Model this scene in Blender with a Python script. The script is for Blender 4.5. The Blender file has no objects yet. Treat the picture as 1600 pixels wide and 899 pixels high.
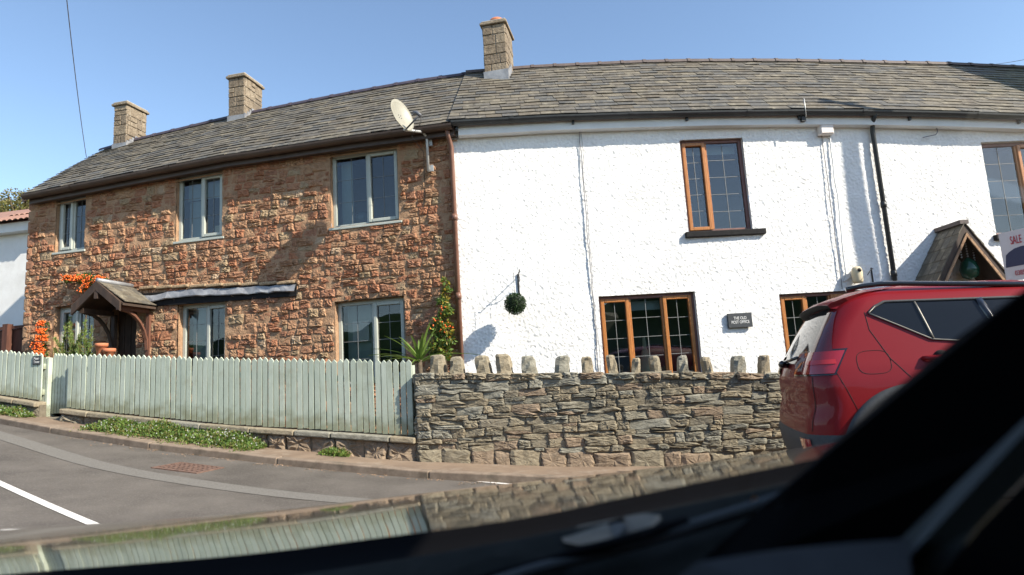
import bpy, bmesh, math, random
import numpy as np
from mathutils import Vector, Matrix, noise as mnoise

# ------------------------------------------------------------------ camera, world, sun, exposure
scene = bpy.context.scene
COL = scene.collection
EYE = 1.05                      # metres above the road under the photographer's car
FPX = 1000.0                    # focal length in pixels of the 1600 px wide frame
PITCH = math.radians(8.4)
ROLL = math.radians(3.44)
_F = Vector((0, math.cos(PITCH), math.sin(PITCH)))
_R0 = Vector((1, 0, 0))
_U0 = Vector((0, -math.sin(PITCH), math.cos(PITCH)))
_R = _R0 * math.cos(ROLL) - _U0 * math.sin(ROLL)
_U = _R0 * math.sin(ROLL) + _U0 * math.cos(ROLL)
CAM = Vector((0, 0, EYE))
cd = bpy.data.cameras.new('camera')
cam = bpy.data.objects.new('camera', cd)
COL.objects.link(cam)
cam.matrix_world = Matrix(((_R.x, _U.x, -_F.x, CAM.x), (_R.y, _U.y, -_F.y, CAM.y), (_R.z, _U.z, -_F.z, CAM.z), (0, 0, 0, 1)))
cd.sensor_fit = 'HORIZONTAL'
cd.sensor_width = 36
cd.lens = 36 * FPX / 1600
cd.clip_start = 0.02
cd.clip_end = 2000
cd.dof.use_dof = True
cd.dof.focus_distance = 9.0
cd.dof.aperture_fstop = 6.0
scene.camera = cam

SUN_EL = math.radians(36.5)
SUN_DIR_H = Vector((0.868, -0.497))          # horizontal direction towards the sun
SUN_DIR_H.normalize()
world = bpy.data.worlds.new('World')
scene.world = world
world.use_nodes = True
_nt = world.node_tree
_bg = _nt.nodes['Background']
_sky = _nt.nodes.new('ShaderNodeTexSky')
_sky.sky_type = 'NISHITA'
_sky.sun_disc = False
_sky.sun_elevation = SUN_EL
_sky.sun_rotation = math.atan2(SUN_DIR_H.x, SUN_DIR_H.y)
_sky.altitude = 100
_sky.air_density = 1.0
_sky.dust_density = 0.4
_sky.ozone_density = 1.4
_nt.links.new(_sky.outputs[0], _bg.inputs[0])
_bg.inputs[1].default_value = 0.135
sd = bpy.data.lights.new('sun', 'SUN')
sd.energy = 5.0
sd.angle = math.radians(0.55)
sd.color = (1.0, 0.91, 0.78)
sun = bpy.data.objects.new('sun', sd)
COL.objects.link(sun)
_sv = Vector((SUN_DIR_H.x * math.cos(SUN_EL), SUN_DIR_H.y * math.cos(SUN_EL), math.sin(SUN_EL)))
sun.rotation_euler = _sv.to_track_quat('Z', 'Y').to_euler()
sun.location = _sv * 50
vs = scene.view_settings
vs.view_transform = 'Standard'
vs.look = 'None'
vs.exposure = 0.95
vs.gamma = 1.0
vs.use_curve_mapping = False
scene.cycles.max_bounces = 8
scene.cycles.transparent_max_bounces = 16
scene.cycles.caustics_reflective = False
scene.cycles.caustics_refractive = False
scene.cycles.sample_clamp_indirect = 6.0
scene.cycles.use_denoising = True

RNG = random.Random(7)

# ------------------------------------------------------------------ geometry of the place
def ray(px, py):
    return _F + _R * ((px - 800) / FPX) - _U * ((py - 449.5) / FPX)

def at_depth(px, py, y):
    d = ray(px, py)
    return CAM + d * (y / d.y)

def at_dist(px, py, t):
    return CAM + ray(px, py).normalized() * t

class Facade:
    """A vertical plane; s runs to the right along it, d out of it towards the street."""
    def __init__(self, x, y, psi_deg):
        p = math.radians(psi_deg)
        self.o = Vector((x, y)); self.r = Vector((math.cos(p), math.sin(p))); self.n = Vector((math.sin(p), -math.cos(p)))
        self.psi = p
    def P(self, s, z, d=0.0):
        return Vector((self.o.x + self.r.x * s + self.n.x * d, self.o.y + self.r.y * s + self.n.y * d, z))
    def sz(self, px, py, d=0.0):
        v = ray(px, py)
        k = (self.n.x * (self.o.x - CAM.x) + self.n.y * (self.o.y - CAM.y) + d) / (self.n.x * v.x + self.n.y * v.y)
        w = CAM + v * k
        return ((w.x - self.o.x) * self.r.x + (w.y - self.o.y) * self.r.y, w.z)
    def sd(self, x, y):
        return ((x - self.o.x) * self.r.x + (y - self.o.y) * self.r.y, (x - self.o.x) * self.n.x + (y - self.o.y) * self.n.y)
    def rect(self, corners, d=0.0):
        (tl, tr, br, bl) = [self.sz(*c, d) for c in corners]
        return ((tl[0] + bl[0]) / 2, (tr[0] + br[0]) / 2, (bl[1] + br[1]) / 2, (tl[1] + tr[1]) / 2)   # s0, s1, z0, z1

_p = at_depth(1000, 585, 8.8)
WH = Facade(_p.x, _p.y, 3.0)                     # white cottage front
_s, _z = WH.sz(713, 400)
_p = WH.P(_s, 0)
S_JOINT = _s
ST = Facade(_p.x, _p.y, -12.0)                   # stone cottage front, s = 0 at the joint, negative to the left
FE = Facade(-1.12, 7.5, -14.0)                   # fence line
GW = Facade(-1.12, 7.5, -7.0)                    # garden wall line, s = 0 at the fence end

_hs = np.array([-60, -26, -9, -5.4, -4, -2.55, 0, 2.6, 5.0, 6.3, 10, 20, 60])
_hz = np.array([-1.6, -1.32, -1.19, -1.10, -1.045, -0.985, -0.82, -0.52, -0.17, 0.03, 0.5, 1.3, 4.0])
_hd = np.gradient(_hz, _hs)
def hgt(x, y):
    """pavement level: the street climbs to the left"""
    s = -((x + 1.12) * FE.r.x + (y - 7.5) * FE.r.y)
    i = int(np.clip(np.searchsorted(_hs, s) - 1, 0, len(_hs) - 2))
    h = _hs[i + 1] - _hs[i]; t = min(1, max(0, (s - _hs[i]) / h))
    a = (2*t**3 - 3*t**2 + 1) * _hz[i] + (t**3 - 2*t**2 + t) * h * _hd[i] + (-2*t**3 + 3*t**2) * _hz[i+1] + (t**3 - t**2) * h * _hd[i+1]
    return EYE + float(a)

def on_ground(px, py, dz=0.0):
    v = ray(px, py)
    lo, hi = 1.0, 1.0
    t = 1.0
    while t < 80:
        p = CAM + v * t
        if p.z < hgt(p.x, p.y) + dz: break
        t += 0.1
    lo, hi = t - 0.1, t
    for _ in range(25):
        m = (lo + hi) / 2; p = CAM + v * m
        if p.z < hgt(p.x, p.y) + dz: hi = m
        else: lo = m
    return CAM + v * hi

def lerp(a, b, t): return a + (b - a) * t
def interp(x, pts):
    if x <= pts[0][0]: i = 0
    elif x >= pts[-1][0]: i = len(pts) - 2
    else:
        i = max(k for k in range(len(pts) - 1) if pts[k][0] <= x)
    (x0, y0), (x1, y1) = pts[i], pts[i + 1]
    return y0 + (y1 - y0) * (x - x0) / (x1 - x0)

# ------------------------------------------------------------------ mesh and object helpers
class MB:
    def __init__(self): self.v = []; self.f = []; self.m = []; self.sm = []
    def add(self, verts, faces, mi=0, smooth=False):
        o = len(self.v)
        self.v.extend([tuple(p) for p in verts])
        for f in faces:
            self.f.append(tuple(i + o for i in f)); self.m.append(mi); self.sm.append(smooth)
        return self
    def hexa(self, c, mi=0):
        """c: 8 corners, bottom 4 then top 4 in the same order"""
        return self.add(c, [(0, 3, 2, 1), (4, 5, 6, 7), (0, 1, 5, 4), (1, 2, 6, 5), (2, 3, 7, 6), (3, 0, 4, 7)], mi)
    def box(self, lo, hi, mi=0, fn=None):
        (x0, y0, z0), (x1, y1, z1) = lo, hi
        c = [(x0, y0, z0), (x1, y0, z0), (x1, y1, z0), (x0, y1, z0), (x0, y0, z1), (x1, y0, z1), (x1, y1, z1), (x0, y1, z1)]
        if fn: c = [fn(*p) for p in c]
        return self.hexa(c, mi)
    def quad(self, a, b, c, d, mi=0): return self.add([a, b, c, d], [(0, 1, 2, 3)], mi)
    def tube(self, pts, r, n=8, mi=0, cap=True, smooth=True):
        pts = [Vector(p) for p in pts]
        rs = r if isinstance(r, (list, tuple)) else [r] * len(pts)
        vs_, fs = [], []
        prev = None
        for i, p in enumerate(pts):
            t = (pts[min(i + 1, len(pts) - 1)] - pts[max(i - 1, 0)]).normalized()
            if prev is None:
                a = t.orthogonal().normalized()
            else:
                a = (prev - t * prev.dot(t)).normalized()
            prev = a; b = t.cross(a)
            for k in range(n):
                w = 2 * math.pi * k / n
                vs_.append(p + (a * math.cos(w) + b * math.sin(w)) * rs[i])
        for i in range(len(pts) - 1):
            for k in range(n):
                fs.append((i*n + k, i*n + (k+1) % n, (i+1)*n + (k+1) % n, (i+1)*n + k))
        if cap:
            fs.append(tuple(range(n))[::-1]); fs.append(tuple((len(pts)-1)*n + k for k in range(n)))
        return self.add(vs_, fs, mi, smooth)
    def grid(self, rows, mi=0, smooth=True, close=False):
        nr, nc = len(rows), len(rows[0])
        fs = []
        for i in range(nr - 1):
            for j in range(nc - (0 if close else 1)):
                j2 = (j + 1) % nc
                fs.append((i*nc + j, i*nc + j2, (i+1)*nc + j2, (i+1)*nc + j))
        return self.add([p for r in rows for p in r], fs, mi, smooth)
    def sphere(self, c, r, nu=10, nv=7, mi=0, jit=0.0):
        c = Vector(c)
        rows = []
        for i in range(nv + 1):
            th = math.pi * i / nv
            rows.append([c + Vector((math.sin(th) * math.cos(2*math.pi*j/nu), math.sin(th) * math.sin(2*math.pi*j/nu), math.cos(th))) * (r * (1 + RNG.uniform(-jit, jit))) for j in range(nu)])
        return self.grid(rows, mi, True, True)
    def prism(self, poly, a, b, mi=0):
        """poly: list of points; extruded by the vector b-a (a is the zero offset)"""
        n = len(poly); d = Vector(b) - Vector(a)
        v = [Vector(p) for p in poly] + [Vector(p) + d for p in poly]
        fs = [tuple(range(n))[::-1], tuple(range(n, 2*n))] + [(i, (i+1) % n, n + (i+1) % n, n + i) for i in range(n)]
        return self.add(v, fs, mi)
    def build(self, name, mats, parent=None):
        me = bpy.data.meshes.new(name)
        me.from_pydata(self.v, [], self.f)
        for m in (mats if isinstance(mats, (list, tuple)) else [mats]): me.materials.append(m)
        if self.m and max(self.m) > 0: me.polygons.foreach_set('material_index', self.m)
        if any(self.sm): me.polygons.foreach_set('use_smooth', self.sm)
        me.update()
        return link(name, me, parent)

def fix_normals(o):
    bm = bmesh.new(); bm.from_mesh(o.data)
    bmesh.ops.recalc_face_normals(bm, faces=bm.faces)
    bm.to_mesh(o.data); bm.free()
    return o

def bevel(o, w=0.006, seg=2):
    m = o.modifiers.new('bevel', 'BEVEL'); m.width = w; m.segments = seg; m.limit_method = 'ANGLE'
    return o

def link(name, data, parent=None):
    o = bpy.data.objects.new(name, data)
    COL.objects.link(o)
    if parent is not None:
        o.parent = parent
        if parent.get('_loc'): o.matrix_parent_inverse = Matrix.Translation(-Vector(parent['_loc']))
    return o

_roots = {}
def thing(name, label, cat, loc, group=None, kind=None):
    o = bpy.data.objects.new(name, None); COL.objects.link(o)
    o.empty_display_size = 0.1
    o.location = loc
    _roots[o.name] = Vector(loc)
    o['label'] = label; o['category'] = cat
    if group: o['group'] = group
    if kind: o['kind'] = kind
    return o

def part(name, parent, loc=None):
    o = bpy.data.objects.new(name, None); COL.objects.link(o); o.empty_display_size = 0.05
    o.parent = parent
    return o

def tag(o, label, cat, group=None):
    o['label'] = label; o['category'] = cat
    if group: o['group'] = group
    return o

def struct(o):
    o['kind'] = 'structure'; return o

def settle():
    """give every child the inverse of its parents' placement, so that meshes written in world coordinates stay put"""
    for o in bpy.data.objects:
        p = o.parent
        if p is not None and o.get('local') is None and p.parent is None:
            o.matrix_parent_inverse = Matrix.Translation(-p.location)
    bpy.context.view_layer.update()

# ------------------------------------------------------------------ materials
def mat(name, c1, c2=None, scale=6.0, rough=0.8, bump=0.0, bscale=40.0, metal=0.0, c3=None, c3scale=1.5, c3amt=0.5, coat=0.0, spec=0.5, stretch=None, detail=6.0):
    m = bpy.data.materials.new(name); m.use_nodes = True
    nt = m.node_tree; N = nt.nodes; L = nt.links
    b = N['Principled BSDF']
    b.inputs['Roughness'].default_value = rough
    b.inputs['Metallic'].default_value = metal
    b.inputs['Specular IOR Level'].default_value = spec
    b.inputs['Coat Weight'].default_value = coat
    b.inputs['Coat Roughness'].default_value = 0.03
    if c2 is None and not bump:
        b.inputs['Base Color'].default_value = (*c1, 1)
        return m
    g = N.new('ShaderNodeNewGeometry')
    vec = g.outputs['Position']
    if stretch:
        mp = N.new('ShaderNodeMapping'); mp.inputs['Scale'].default_value = stretch
        L.new(vec, mp.inputs['Vector']); vec = mp.outputs['Vector']
    if c2 is not None:
        n1 = N.new('ShaderNodeTexNoise'); n1.inputs['Scale'].default_value = scale; n1.inputs['Detail'].default_value = detail; n1.inputs['Roughness'].default_value = 0.62
        L.new(vec, n1.inputs['Vector'])
        r = N.new('ShaderNodeValToRGB')
        r.color_ramp.elements[0].position = 0.34; r.color_ramp.elements[0].color = (*c1, 1)
        r.color_ramp.elements[1].position = 0.68; r.color_ramp.elements[1].color = (*c2, 1)
        L.new(n1.outputs['Fac'], r.inputs['Fac'])
        out = r.outputs['Color']
        if c3 is not None:
            n3 = N.new('ShaderNodeTexNoise'); n3.inputs['Scale'].default_value = c3scale; n3.inputs['Detail'].default_value = 8; n3.inputs['Roughness'].default_value = 0.7
            L.new(g.outputs['Position'], n3.inputs['Vector'])
            r3 = N.new('ShaderNodeValToRGB'); r3.color_ramp.elements[0].position = 0.52; r3.color_ramp.elements[0].color = (0, 0, 0, 1)
            r3.color_ramp.elements[1].position = 0.66; r3.color_ramp.elements[1].color = (c3amt, c3amt, c3amt, 1)
            L.new(n3.outputs['Fac'], r3.inputs['Fac'])
            mx = N.new('ShaderNodeMix'); mx.data_type = 'RGBA'
            L.new(r3.outputs['Color'], mx.inputs[0]); L.new(out, mx.inputs[6]); mx.inputs[7].default_value = (*c3, 1)
            out = mx.outputs[2]
        L.new(out, b.inputs['Base Color'])
    else:
        b.inputs['Base Color'].default_value = (*c1, 1)
    if bump:
        n2 = N.new('ShaderNodeTexNoise'); n2.inputs['Scale'].default_value = bscale; n2.inputs['Detail'].default_value = 8; n2.inputs['Roughness'].default_value = 0.65
        L.new(vec, n2.inputs['Vector'])
        bp = N.new('ShaderNodeBump'); bp.inputs['Strength'].default_value = 1.0; bp.inputs['Distance'].default_value = bump
        L.new(n2.outputs['Fac'], bp.inputs['Height']); L.new(bp.outputs['Normal'], b.inputs['Normal'])
    return m

def glass_mat(name, refl=0.16, tint=(0.9, 0.95, 0.95), rough=0.01):
    m = bpy.data.materials.new(name); m.use_nodes = True
    nt = m.node_tree; N = nt.nodes; L = nt.links
    N.remove(N['Principled BSDF'])
    o = N['Material Output']
    t = N.new('ShaderNodeBsdfTransparent'); t.inputs['Color'].default_value = (*tint, 1)
    gl = N.new('ShaderNodeBsdfGlossy'); gl.inputs['Roughness'].default_value = rough; gl.inputs['Color'].default_value = (1, 1, 1, 1)
    fr = N.new('ShaderNodeFresnel'); fr.inputs['IOR'].default_value = 1.5
    ad = N.new('ShaderNodeMath'); ad.operation = 'ADD'; ad.inputs[1].default_value = refl - 0.04; ad.use_clamp = True
    L.new(fr.outputs['Fac'], ad.inputs[0])
    mx = N.new('ShaderNodeMixShader')
    L.new(ad.outputs[0], mx.inputs[0]); L.new(t.outputs[0], mx.inputs[1]); L.new(gl.outputs[0], mx.inputs[2])
    L.new(mx.outputs[0], o.inputs['Surface'])
    return m

def leaf_mat(name, c1, c2, scale=9.0, trans=0.35):
    m = mat(name, c1, c2, scale=scale, rough=0.5)
    b = m.node_tree.nodes['Principled BSDF']
    N = m.node_tree.nodes; L = m.node_tree.links
    t = N.new('ShaderNodeBsdfTranslucent')
    src = b.inputs['Base Color'].links[0].from_socket
    L.new(src, t.inputs['Color'])
    mx = N.new('ShaderNodeMixShader'); mx.inputs[0].default_value = trans
    L.new(b.outputs[0], mx.inputs[1]); L.new(t.outputs[0], mx.inputs[2]); L.new(mx.outputs[0], N['Material Output'].inputs['Surface'])
    return m

M = {}
M['asphalt'] = mat('asphalt', (0.074, 0.063, 0.053), (0.132, 0.115, 0.098), scale=1.6, rough=0.85, bump=0.008, bscale=110, c3=(0.21, 0.19, 0.165), c3scale=75, c3amt=0.75)
M['trench'] = mat('trench_patch', (0.11, 0.102, 0.09), (0.20, 0.186, 0.165), scale=70, rough=0.9, bump=0.004, bscale=200)
M['paint'] = mat('road_paint', (0.62, 0.60, 0.56), (0.74, 0.72, 0.68), scale=30, rough=0.7, c3=(0.26, 0.24, 0.215), c3scale=26, c3amt=0.8)
M['pavement'] = mat('pavement_tarmac', (0.165, 0.115, 0.078), (0.245, 0.178, 0.122), scale=3.0, rough=0.9, bump=0.003, bscale=140, c3=(0.30, 0.245, 0.19), c3scale=4, c3amt=0.6)
M['kerb'] = mat('kerb_concrete', (0.165, 0.122, 0.088), (0.26, 0.20, 0.148), scale=9, rough=0.9, bump=0.003, bscale=90, c3=(0.1, 0.085, 0.06), c3scale=5, c3amt=0.7)
M['soil'] = mat('garden_soil', (0.05, 0.045, 0.025), (0.10, 0.095, 0.05), scale=6, rough=0.95, bump=0.02, bscale=20)
M['mortar'] = mat('lime_mortar', (0.33, 0.195, 0.11), (0.445, 0.28, 0.168), scale=9, rough=0.95, bump=0.02, bscale=35, c3=(0.16, 0.085, 0.05), c3scale=3, c3amt=0.6)
REDS = [((0.302, 0.149, 0.084), (0.423, 0.224, 0.128)), ((0.323, 0.173, 0.097), (0.454, 0.262, 0.150)), ((0.282, 0.133, 0.077), (0.394, 0.200, 0.118)),
        ((0.343, 0.198, 0.112), (0.464, 0.289, 0.169)), ((0.313, 0.133, 0.072), (0.423, 0.198, 0.105)), ((0.313, 0.220, 0.130), (0.423, 0.308, 0.190)), ((0.394, 0.280, 0.181), (0.515, 0.382, 0.262))]
M['red_stone'] = [mat('red_sandstone_%d' % i, a, b, scale=14, rough=0.95, bump=0.022, bscale=26, c3=(0.19, 0.10, 0.06), c3scale=7, c3amt=0.4) for i, (a, b) in enumerate(REDS)]
GREYS = [((0.185, 0.155, 0.105), (0.30, 0.260, 0.185)), ((0.18, 0.162, 0.120), (0.285, 0.262, 0.20)), ((0.21, 0.172, 0.115), (0.335, 0.285, 0.20)),
         ((0.16, 0.137, 0.098), (0.255, 0.225, 0.168)), ((0.21, 0.155, 0.105), (0.31, 0.235, 0.165)), ((0.19, 0.180, 0.142), (0.305, 0.29, 0.235))]
M['grey_stone'] = [mat('grey_wall_stone_%d' % i, a, b, scale=13, rough=0.95, bump=0.012, bscale=26, stretch=(1, 1, 2.2), c3=(0.08, 0.07, 0.05), c3scale=8, c3amt=0.5) for i, (a, b) in enumerate(GREYS)]
M['dark_mortar'] = mat('earth_mortar', (0.12, 0.10, 0.072), (0.20, 0.172, 0.125), scale=14, rough=1.0, bump=0.012, bscale=50)
SL = [((0.078, 0.071, 0.060), (0.125, 0.113, 0.095)), ((0.090, 0.080, 0.064), (0.150, 0.131, 0.102)), ((0.070, 0.068, 0.063), (0.110, 0.106, 0.098)),
      ((0.110, 0.097, 0.073), (0.180, 0.155, 0.115)), ((0.080, 0.067, 0.050), (0.135, 0.114, 0.085))]
M['slate'] = [mat('roof_slate_%d' % i, a, b, scale=5, rough=0.72, bump=0.003, bscale=50, stretch=(1, 1, 1), c3=(0.30, 0.27, 0.20), c3scale=9, c3amt=0.55, spec=0.4) for i, (a, b) in enumerate(SL)]
M['ridge_blue'] = mat('ridge_tile_blue', (0.045, 0.038, 0.055), (0.075, 0.06, 0.075), scale=8, rough=0.55, bump=0.002)
M['ridge_brown'] = mat('ridge_tile_brown', (0.075, 0.056, 0.053), (0.115, 0.088, 0.08), scale=8, rough=0.7, bump=0.002)
CH = [((0.18, 0.138, 0.095), (0.29, 0.232, 0.165)), ((0.21, 0.165, 0.115), (0.33, 0.268, 0.195)), ((0.145, 0.112, 0.08), (0.25, 0.20, 0.145))]
M['chimney_stone'] = [mat('chimney_block_%d' % i, a, b, scale=12, rough=0.95, bump=0.03, bscale=24, c3=(0.10, 0.078, 0.055), c3scale=9, c3amt=0.6) for i, (a, b) in enumerate(CH)]
M['chimney_mortar'] = mat('chimney_mortar', (0.28, 0.25, 0.205), (0.38, 0.345, 0.29), scale=15, rough=0.95, bump=0.004)
M['terracotta'] = mat('terracotta', (0.42, 0.13, 0.06), (0.56, 0.21, 0.10), scale=9, rough=0.8, bump=0.002)
M['lead'] = mat('lead_flashing', (0.20, 0.205, 0.22), (0.36, 0.365, 0.375), scale=6, rough=0.5, bump=0.003, bscale=25, metal=0.2)
M['white_render'] = mat('white_render', (0.74, 0.73, 0.71), (0.82, 0.815, 0.80), scale=2.5, rough=0.9, bump=0.004, bscale=90, c3=(0.62, 0.61, 0.585), c3scale=1.1, c3amt=0.55)
M['white_board'] = mat('white_painted_board', (0.66, 0.67, 0.67), (0.75, 0.755, 0.75), scale=4, rough=0.6)
M['sage'] = mat('sage_upvc', (0.40, 0.42, 0.37), (0.47, 0.49, 0.43), scale=3, rough=0.35)
M['oak'] = mat('golden_oak_frame', (0.30, 0.105, 0.022), (0.46, 0.185, 0.045), scale=14, rough=0.4, stretch=(6, 6, 0.7))
M['plum'] = mat('frame_edge_brown', (0.13, 0.055, 0.045), (0.19, 0.085, 0.065), scale=10, rough=0.5)
M['black_timber'] = mat('black_painted_timber', (0.008, 0.008, 0.009), (0.018, 0.017, 0.017), scale=20, rough=0.75, bump=0.003, bscale=30, spec=.2)
M['brown_timber'] = mat('dark_brown_timber', (0.035, 0.022, 0.015), (0.075, 0.045, 0.03), scale=9, rough=0.75, bump=0.003, stretch=(1, 1, 0.3))
M['porch_brown'] = mat('stained_brown_timber', (0.11, 0.047, 0.03), (0.17, 0.073, 0.045), scale=9, rough=0.6, stretch=(3, 3, 0.4))
M['gutter_brown'] = mat('brown_gutter', (0.055, 0.035, 0.026), (0.085, 0.056, 0.04), scale=5, rough=0.5)
M['pipe_brown'] = mat('brown_downpipe', (0.16, 0.075, 0.05), (0.21, 0.105, 0.07), scale=6, rough=0.45)
M['gutter_black'] = mat('black_gutter', (0.018, 0.02, 0.022), (0.032, 0.034, 0.036), scale=8, rough=0.45)
M['cable_grey'] = mat('grey_cable', (0.16, 0.16, 0.18), (0.24, 0.24, 0.26), scale=20, rough=0.6)
M['cable_black'] = mat('black_cable', (0.02, 0.02, 0.022), rough=0.6)
M['lead_came'] = mat('lead_came', (0.20, 0.205, 0.20), rough=0.6)
M['glass'] = glass_mat('window_glass', 0.095, (0.72, 0.80, 0.80))
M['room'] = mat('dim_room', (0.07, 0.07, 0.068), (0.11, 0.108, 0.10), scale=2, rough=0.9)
M['curtain'] = mat('pale_blind', (0.34, 0.38, 0.36), (0.42, 0.46, 0.43), scale=3, rough=0.9)
M['cream'] = mat('cream_shade', (0.55, 0.47, 0.32), rough=0.8)
M['dish'] = mat('dish_grey', (0.25, 0.238, 0.19), (0.30, 0.285, 0.23), scale=6, rough=0.5, c3=(0.3, 0.28, 0.22), c3scale=9, c3amt=0.4)
M['galv'] = mat('galvanised_steel', (0.42, 0.42, 0.41), (0.58, 0.58, 0.56), scale=12, rough=0.45, metal=0.5)
M['grey_plastic'] = mat('grey_plastic', (0.10, 0.105, 0.12), rough=0.5)
M['iron'] = mat('black_iron', (0.012, 0.012, 0.014), rough=0.5)
M['slate_plaque'] = mat('slate_plaque', (0.028, 0.032, 0.036), (0.042, 0.046, 0.05), scale=20, rough=0.5)
M['letter_white'] = mat('white_lettering', (0.75, 0.75, 0.73), rough=0.6)
M['letter_red'] = mat('red_lettering', (0.50, 0.025, 0.035), rough=0.6)
M['board_white'] = mat('sign_board_white', (0.66, 0.60, 0.56), (0.72, 0.67, 0.63), scale=6, rough=0.5)
M['board_navy'] = mat('sign_board_navy', (0.020, 0.022, 0.07), rough=0.5)
M['picket'] = [mat('sage_painted_picket_%d' % i, a, b, scale=7, rough=0.7, bump=0.0015, bscale=60, stretch=(2, 2, 0.5), c3=c, c3scale=3.5, c3amt=0.5)
               for i, (a, b, c) in enumerate([((0.40, 0.455, 0.37), (0.48, 0.535, 0.44), (0.36, 0.37, 0.27)), ((0.42, 0.475, 0.39), (0.51, 0.56, 0.47), (0.33, 0.34, 0.25)), ((0.38, 0.435, 0.355), (0.46, 0.51, 0.42), (0.30, 0.31, 0.22))])]
M['rust'] = mat('rusty_iron', (0.10, 0.055, 0.04), (0.19, 0.115, 0.085), scale=30, rough=0.85, bump=0.003)
M['fence_brown'] = mat('brown_fence_boards', (0.07, 0.026, 0.016), (0.13, 0.05, 0.03), scale=8, rough=0.8, bump=0.002, stretch=(3, 3, 0.4))
M['pantile'] = mat('red_roof_tile', (0.24, 0.12, 0.085), (0.36, 0.21, 0.155), scale=12, rough=0.85)
M['bark'] = mat('bark', (0.06, 0.045, 0.03), (0.12, 0.09, 0.06), scale=12, rough=0.95, bump=0.01)
M['leaf_dark'] = leaf_mat('leaf_dark', (0.025, 0.06, 0.012), (0.06, 0.12, 0.025))
M['leaf_mid'] = leaf_mat('leaf_mid', (0.05, 0.11, 0.02), (0.11, 0.19, 0.04))
M['leaf_light'] = leaf_mat('leaf_light', (0.11, 0.19, 0.035), (0.21, 0.30, 0.06))
M['leaf_olive'] = leaf_mat('leaf_olive', (0.13, 0.125, 0.035), (0.24, 0.21, 0.065))
M['leaf_yellow'] = leaf_mat('leaf_yellow', (0.30, 0.24, 0.03), (0.42, 0.30, 0.05))
M['berry'] = mat('orange_berry', (0.70, 0.085, 0.012), (0.85, 0.20, 0.02), scale=25, rough=0.4)
M['petal'] = mat('white_petal', (0.78, 0.78, 0.74), rough=0.6)
M['box_green'] = leaf_mat('box_leaf', (0.010, 0.035, 0.007), (0.028, 0.07, 0.015), scale=30, trans=0.15)

def algae(m):
    """green-brown growth on the foot of each painted board, ragged at its upper edge"""
    nt = m.node_tree; N = nt.nodes; L = nt.links; b = N['Principled BSDF']
    src = b.inputs['Base Color'].links[0].from_socket
    tc = N.new('ShaderNodeTexCoord'); sp = N.new('ShaderNodeSeparateXYZ'); L.new(tc.outputs['Generated'], sp.inputs[0])
    g = N.new('ShaderNodeNewGeometry'); n = N.new('ShaderNodeTexNoise'); n.inputs['Scale'].default_value = 9; n.inputs['Detail'].default_value = 6
    L.new(g.outputs['Position'], n.inputs['Vector'])
    m1 = N.new('ShaderNodeMath'); m1.operation = 'MULTIPLY_ADD'; m1.inputs[1].default_value = -0.55; L.new(n.outputs['Fac'], m1.inputs[0]); L.new(sp.outputs['Z'], m1.inputs[2])
    r = N.new('ShaderNodeMapRange'); r.inputs['From Min'].default_value = -0.22; r.inputs['From Max'].default_value = 0.0; r.inputs['To Min'].default_value = 0.7; r.inputs['To Max'].default_value = 0.0
    L.new(m1.outputs[0], r.inputs['Value'])
    mx = N.new('ShaderNodeMix'); mx.data_type = 'RGBA'; L.new(r.outputs[0], mx.inputs[0]); L.new(src, mx.inputs[6]); mx.inputs[7].default_value = (0.20, 0.20, 0.11, 1)
    L.new(mx.outputs[2], b.inputs['Base Color'])
for m_ in M['picket']: algae(m_)

# ------------------------------------------------------------------ ground, road, pavement
def project(p):
    v = Vector(p) - CAM
    z = v.dot(_F)
    if z < 0.05: return None
    return (800 + FPX * v.dot(_R) / z, 449.5 - FPX * v.dot(_U) / z)

kerb_px = [(0, 653), (69, 667), (125, 676), (185, 686), (275, 698), (350, 706), (430, 715), (520, 724), (600, 731), (667, 736), (750, 742), (835, 748)]
K = [on_ground(*p) for p in kerb_px]
K = [Vector((p.x, p.y)) for p in K]
kl = (K[0] - K[3]).normalized(); kr = Vector((GW.r.x, GW.r.y))
left_ext = [K[0] + kl * d for d in (40, 20, 10, 5, 2.5, 1.2)]
kc = [left_ext[0]]
raw = left_ext + K + [K[-1] + kr * d for d in (0.6, 1.2, 2.5, 5, 10, 20, 40)]
KERB = []                                     # even samples along the kerb
for a, b in zip(raw[:-1], raw[1:]):
    n = max(1, int((b - a).length / 0.4))
    for i in range(n): KERB.append(a.lerp(b, i / n))
KERB.append(raw[-1])
def smooth_line(L, it=6):
    for _ in range(it):
        L = [L[0]] + [(L[i-1] + L[i] * 2 + L[i+1]) / 4 for i in range(1, len(L) - 1)] + [L[-1]]
    return L
KERB = smooth_line(KERB)
def knorm(i):
    t = (KERB[min(i+1, len(KERB)-1)] - KERB[max(i-1, 0)]).normalized()
    return Vector((t.y, -t.x))                # towards the camera side (road)
def kheight(x):
    t = min(1, max(0, (x - 0.2) / 1.6)); t = t * t * (3 - 2 * t)
    return lerp(0.075, 0.022, t)
def road_z(x, y): return hgt(x, y) - kheight(x)

mb = MB()
xs = [-90, -60, -40, -30, -22] + [x * 1.0 for x in range(-18, 19)] + [22, 30, 40, 60, 90]
ys = [-50, -30, -20] + [y * 1.0 for y in range(-15, 24)] + [28, 35, 45, 60, 90, 140]
mb.grid([[(x, y, hgt(x, y) - 0.22) for x in xs] for y in ys], smooth=False)
struct(fix_normals(mb.build('ground', M['soil'])))

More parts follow.
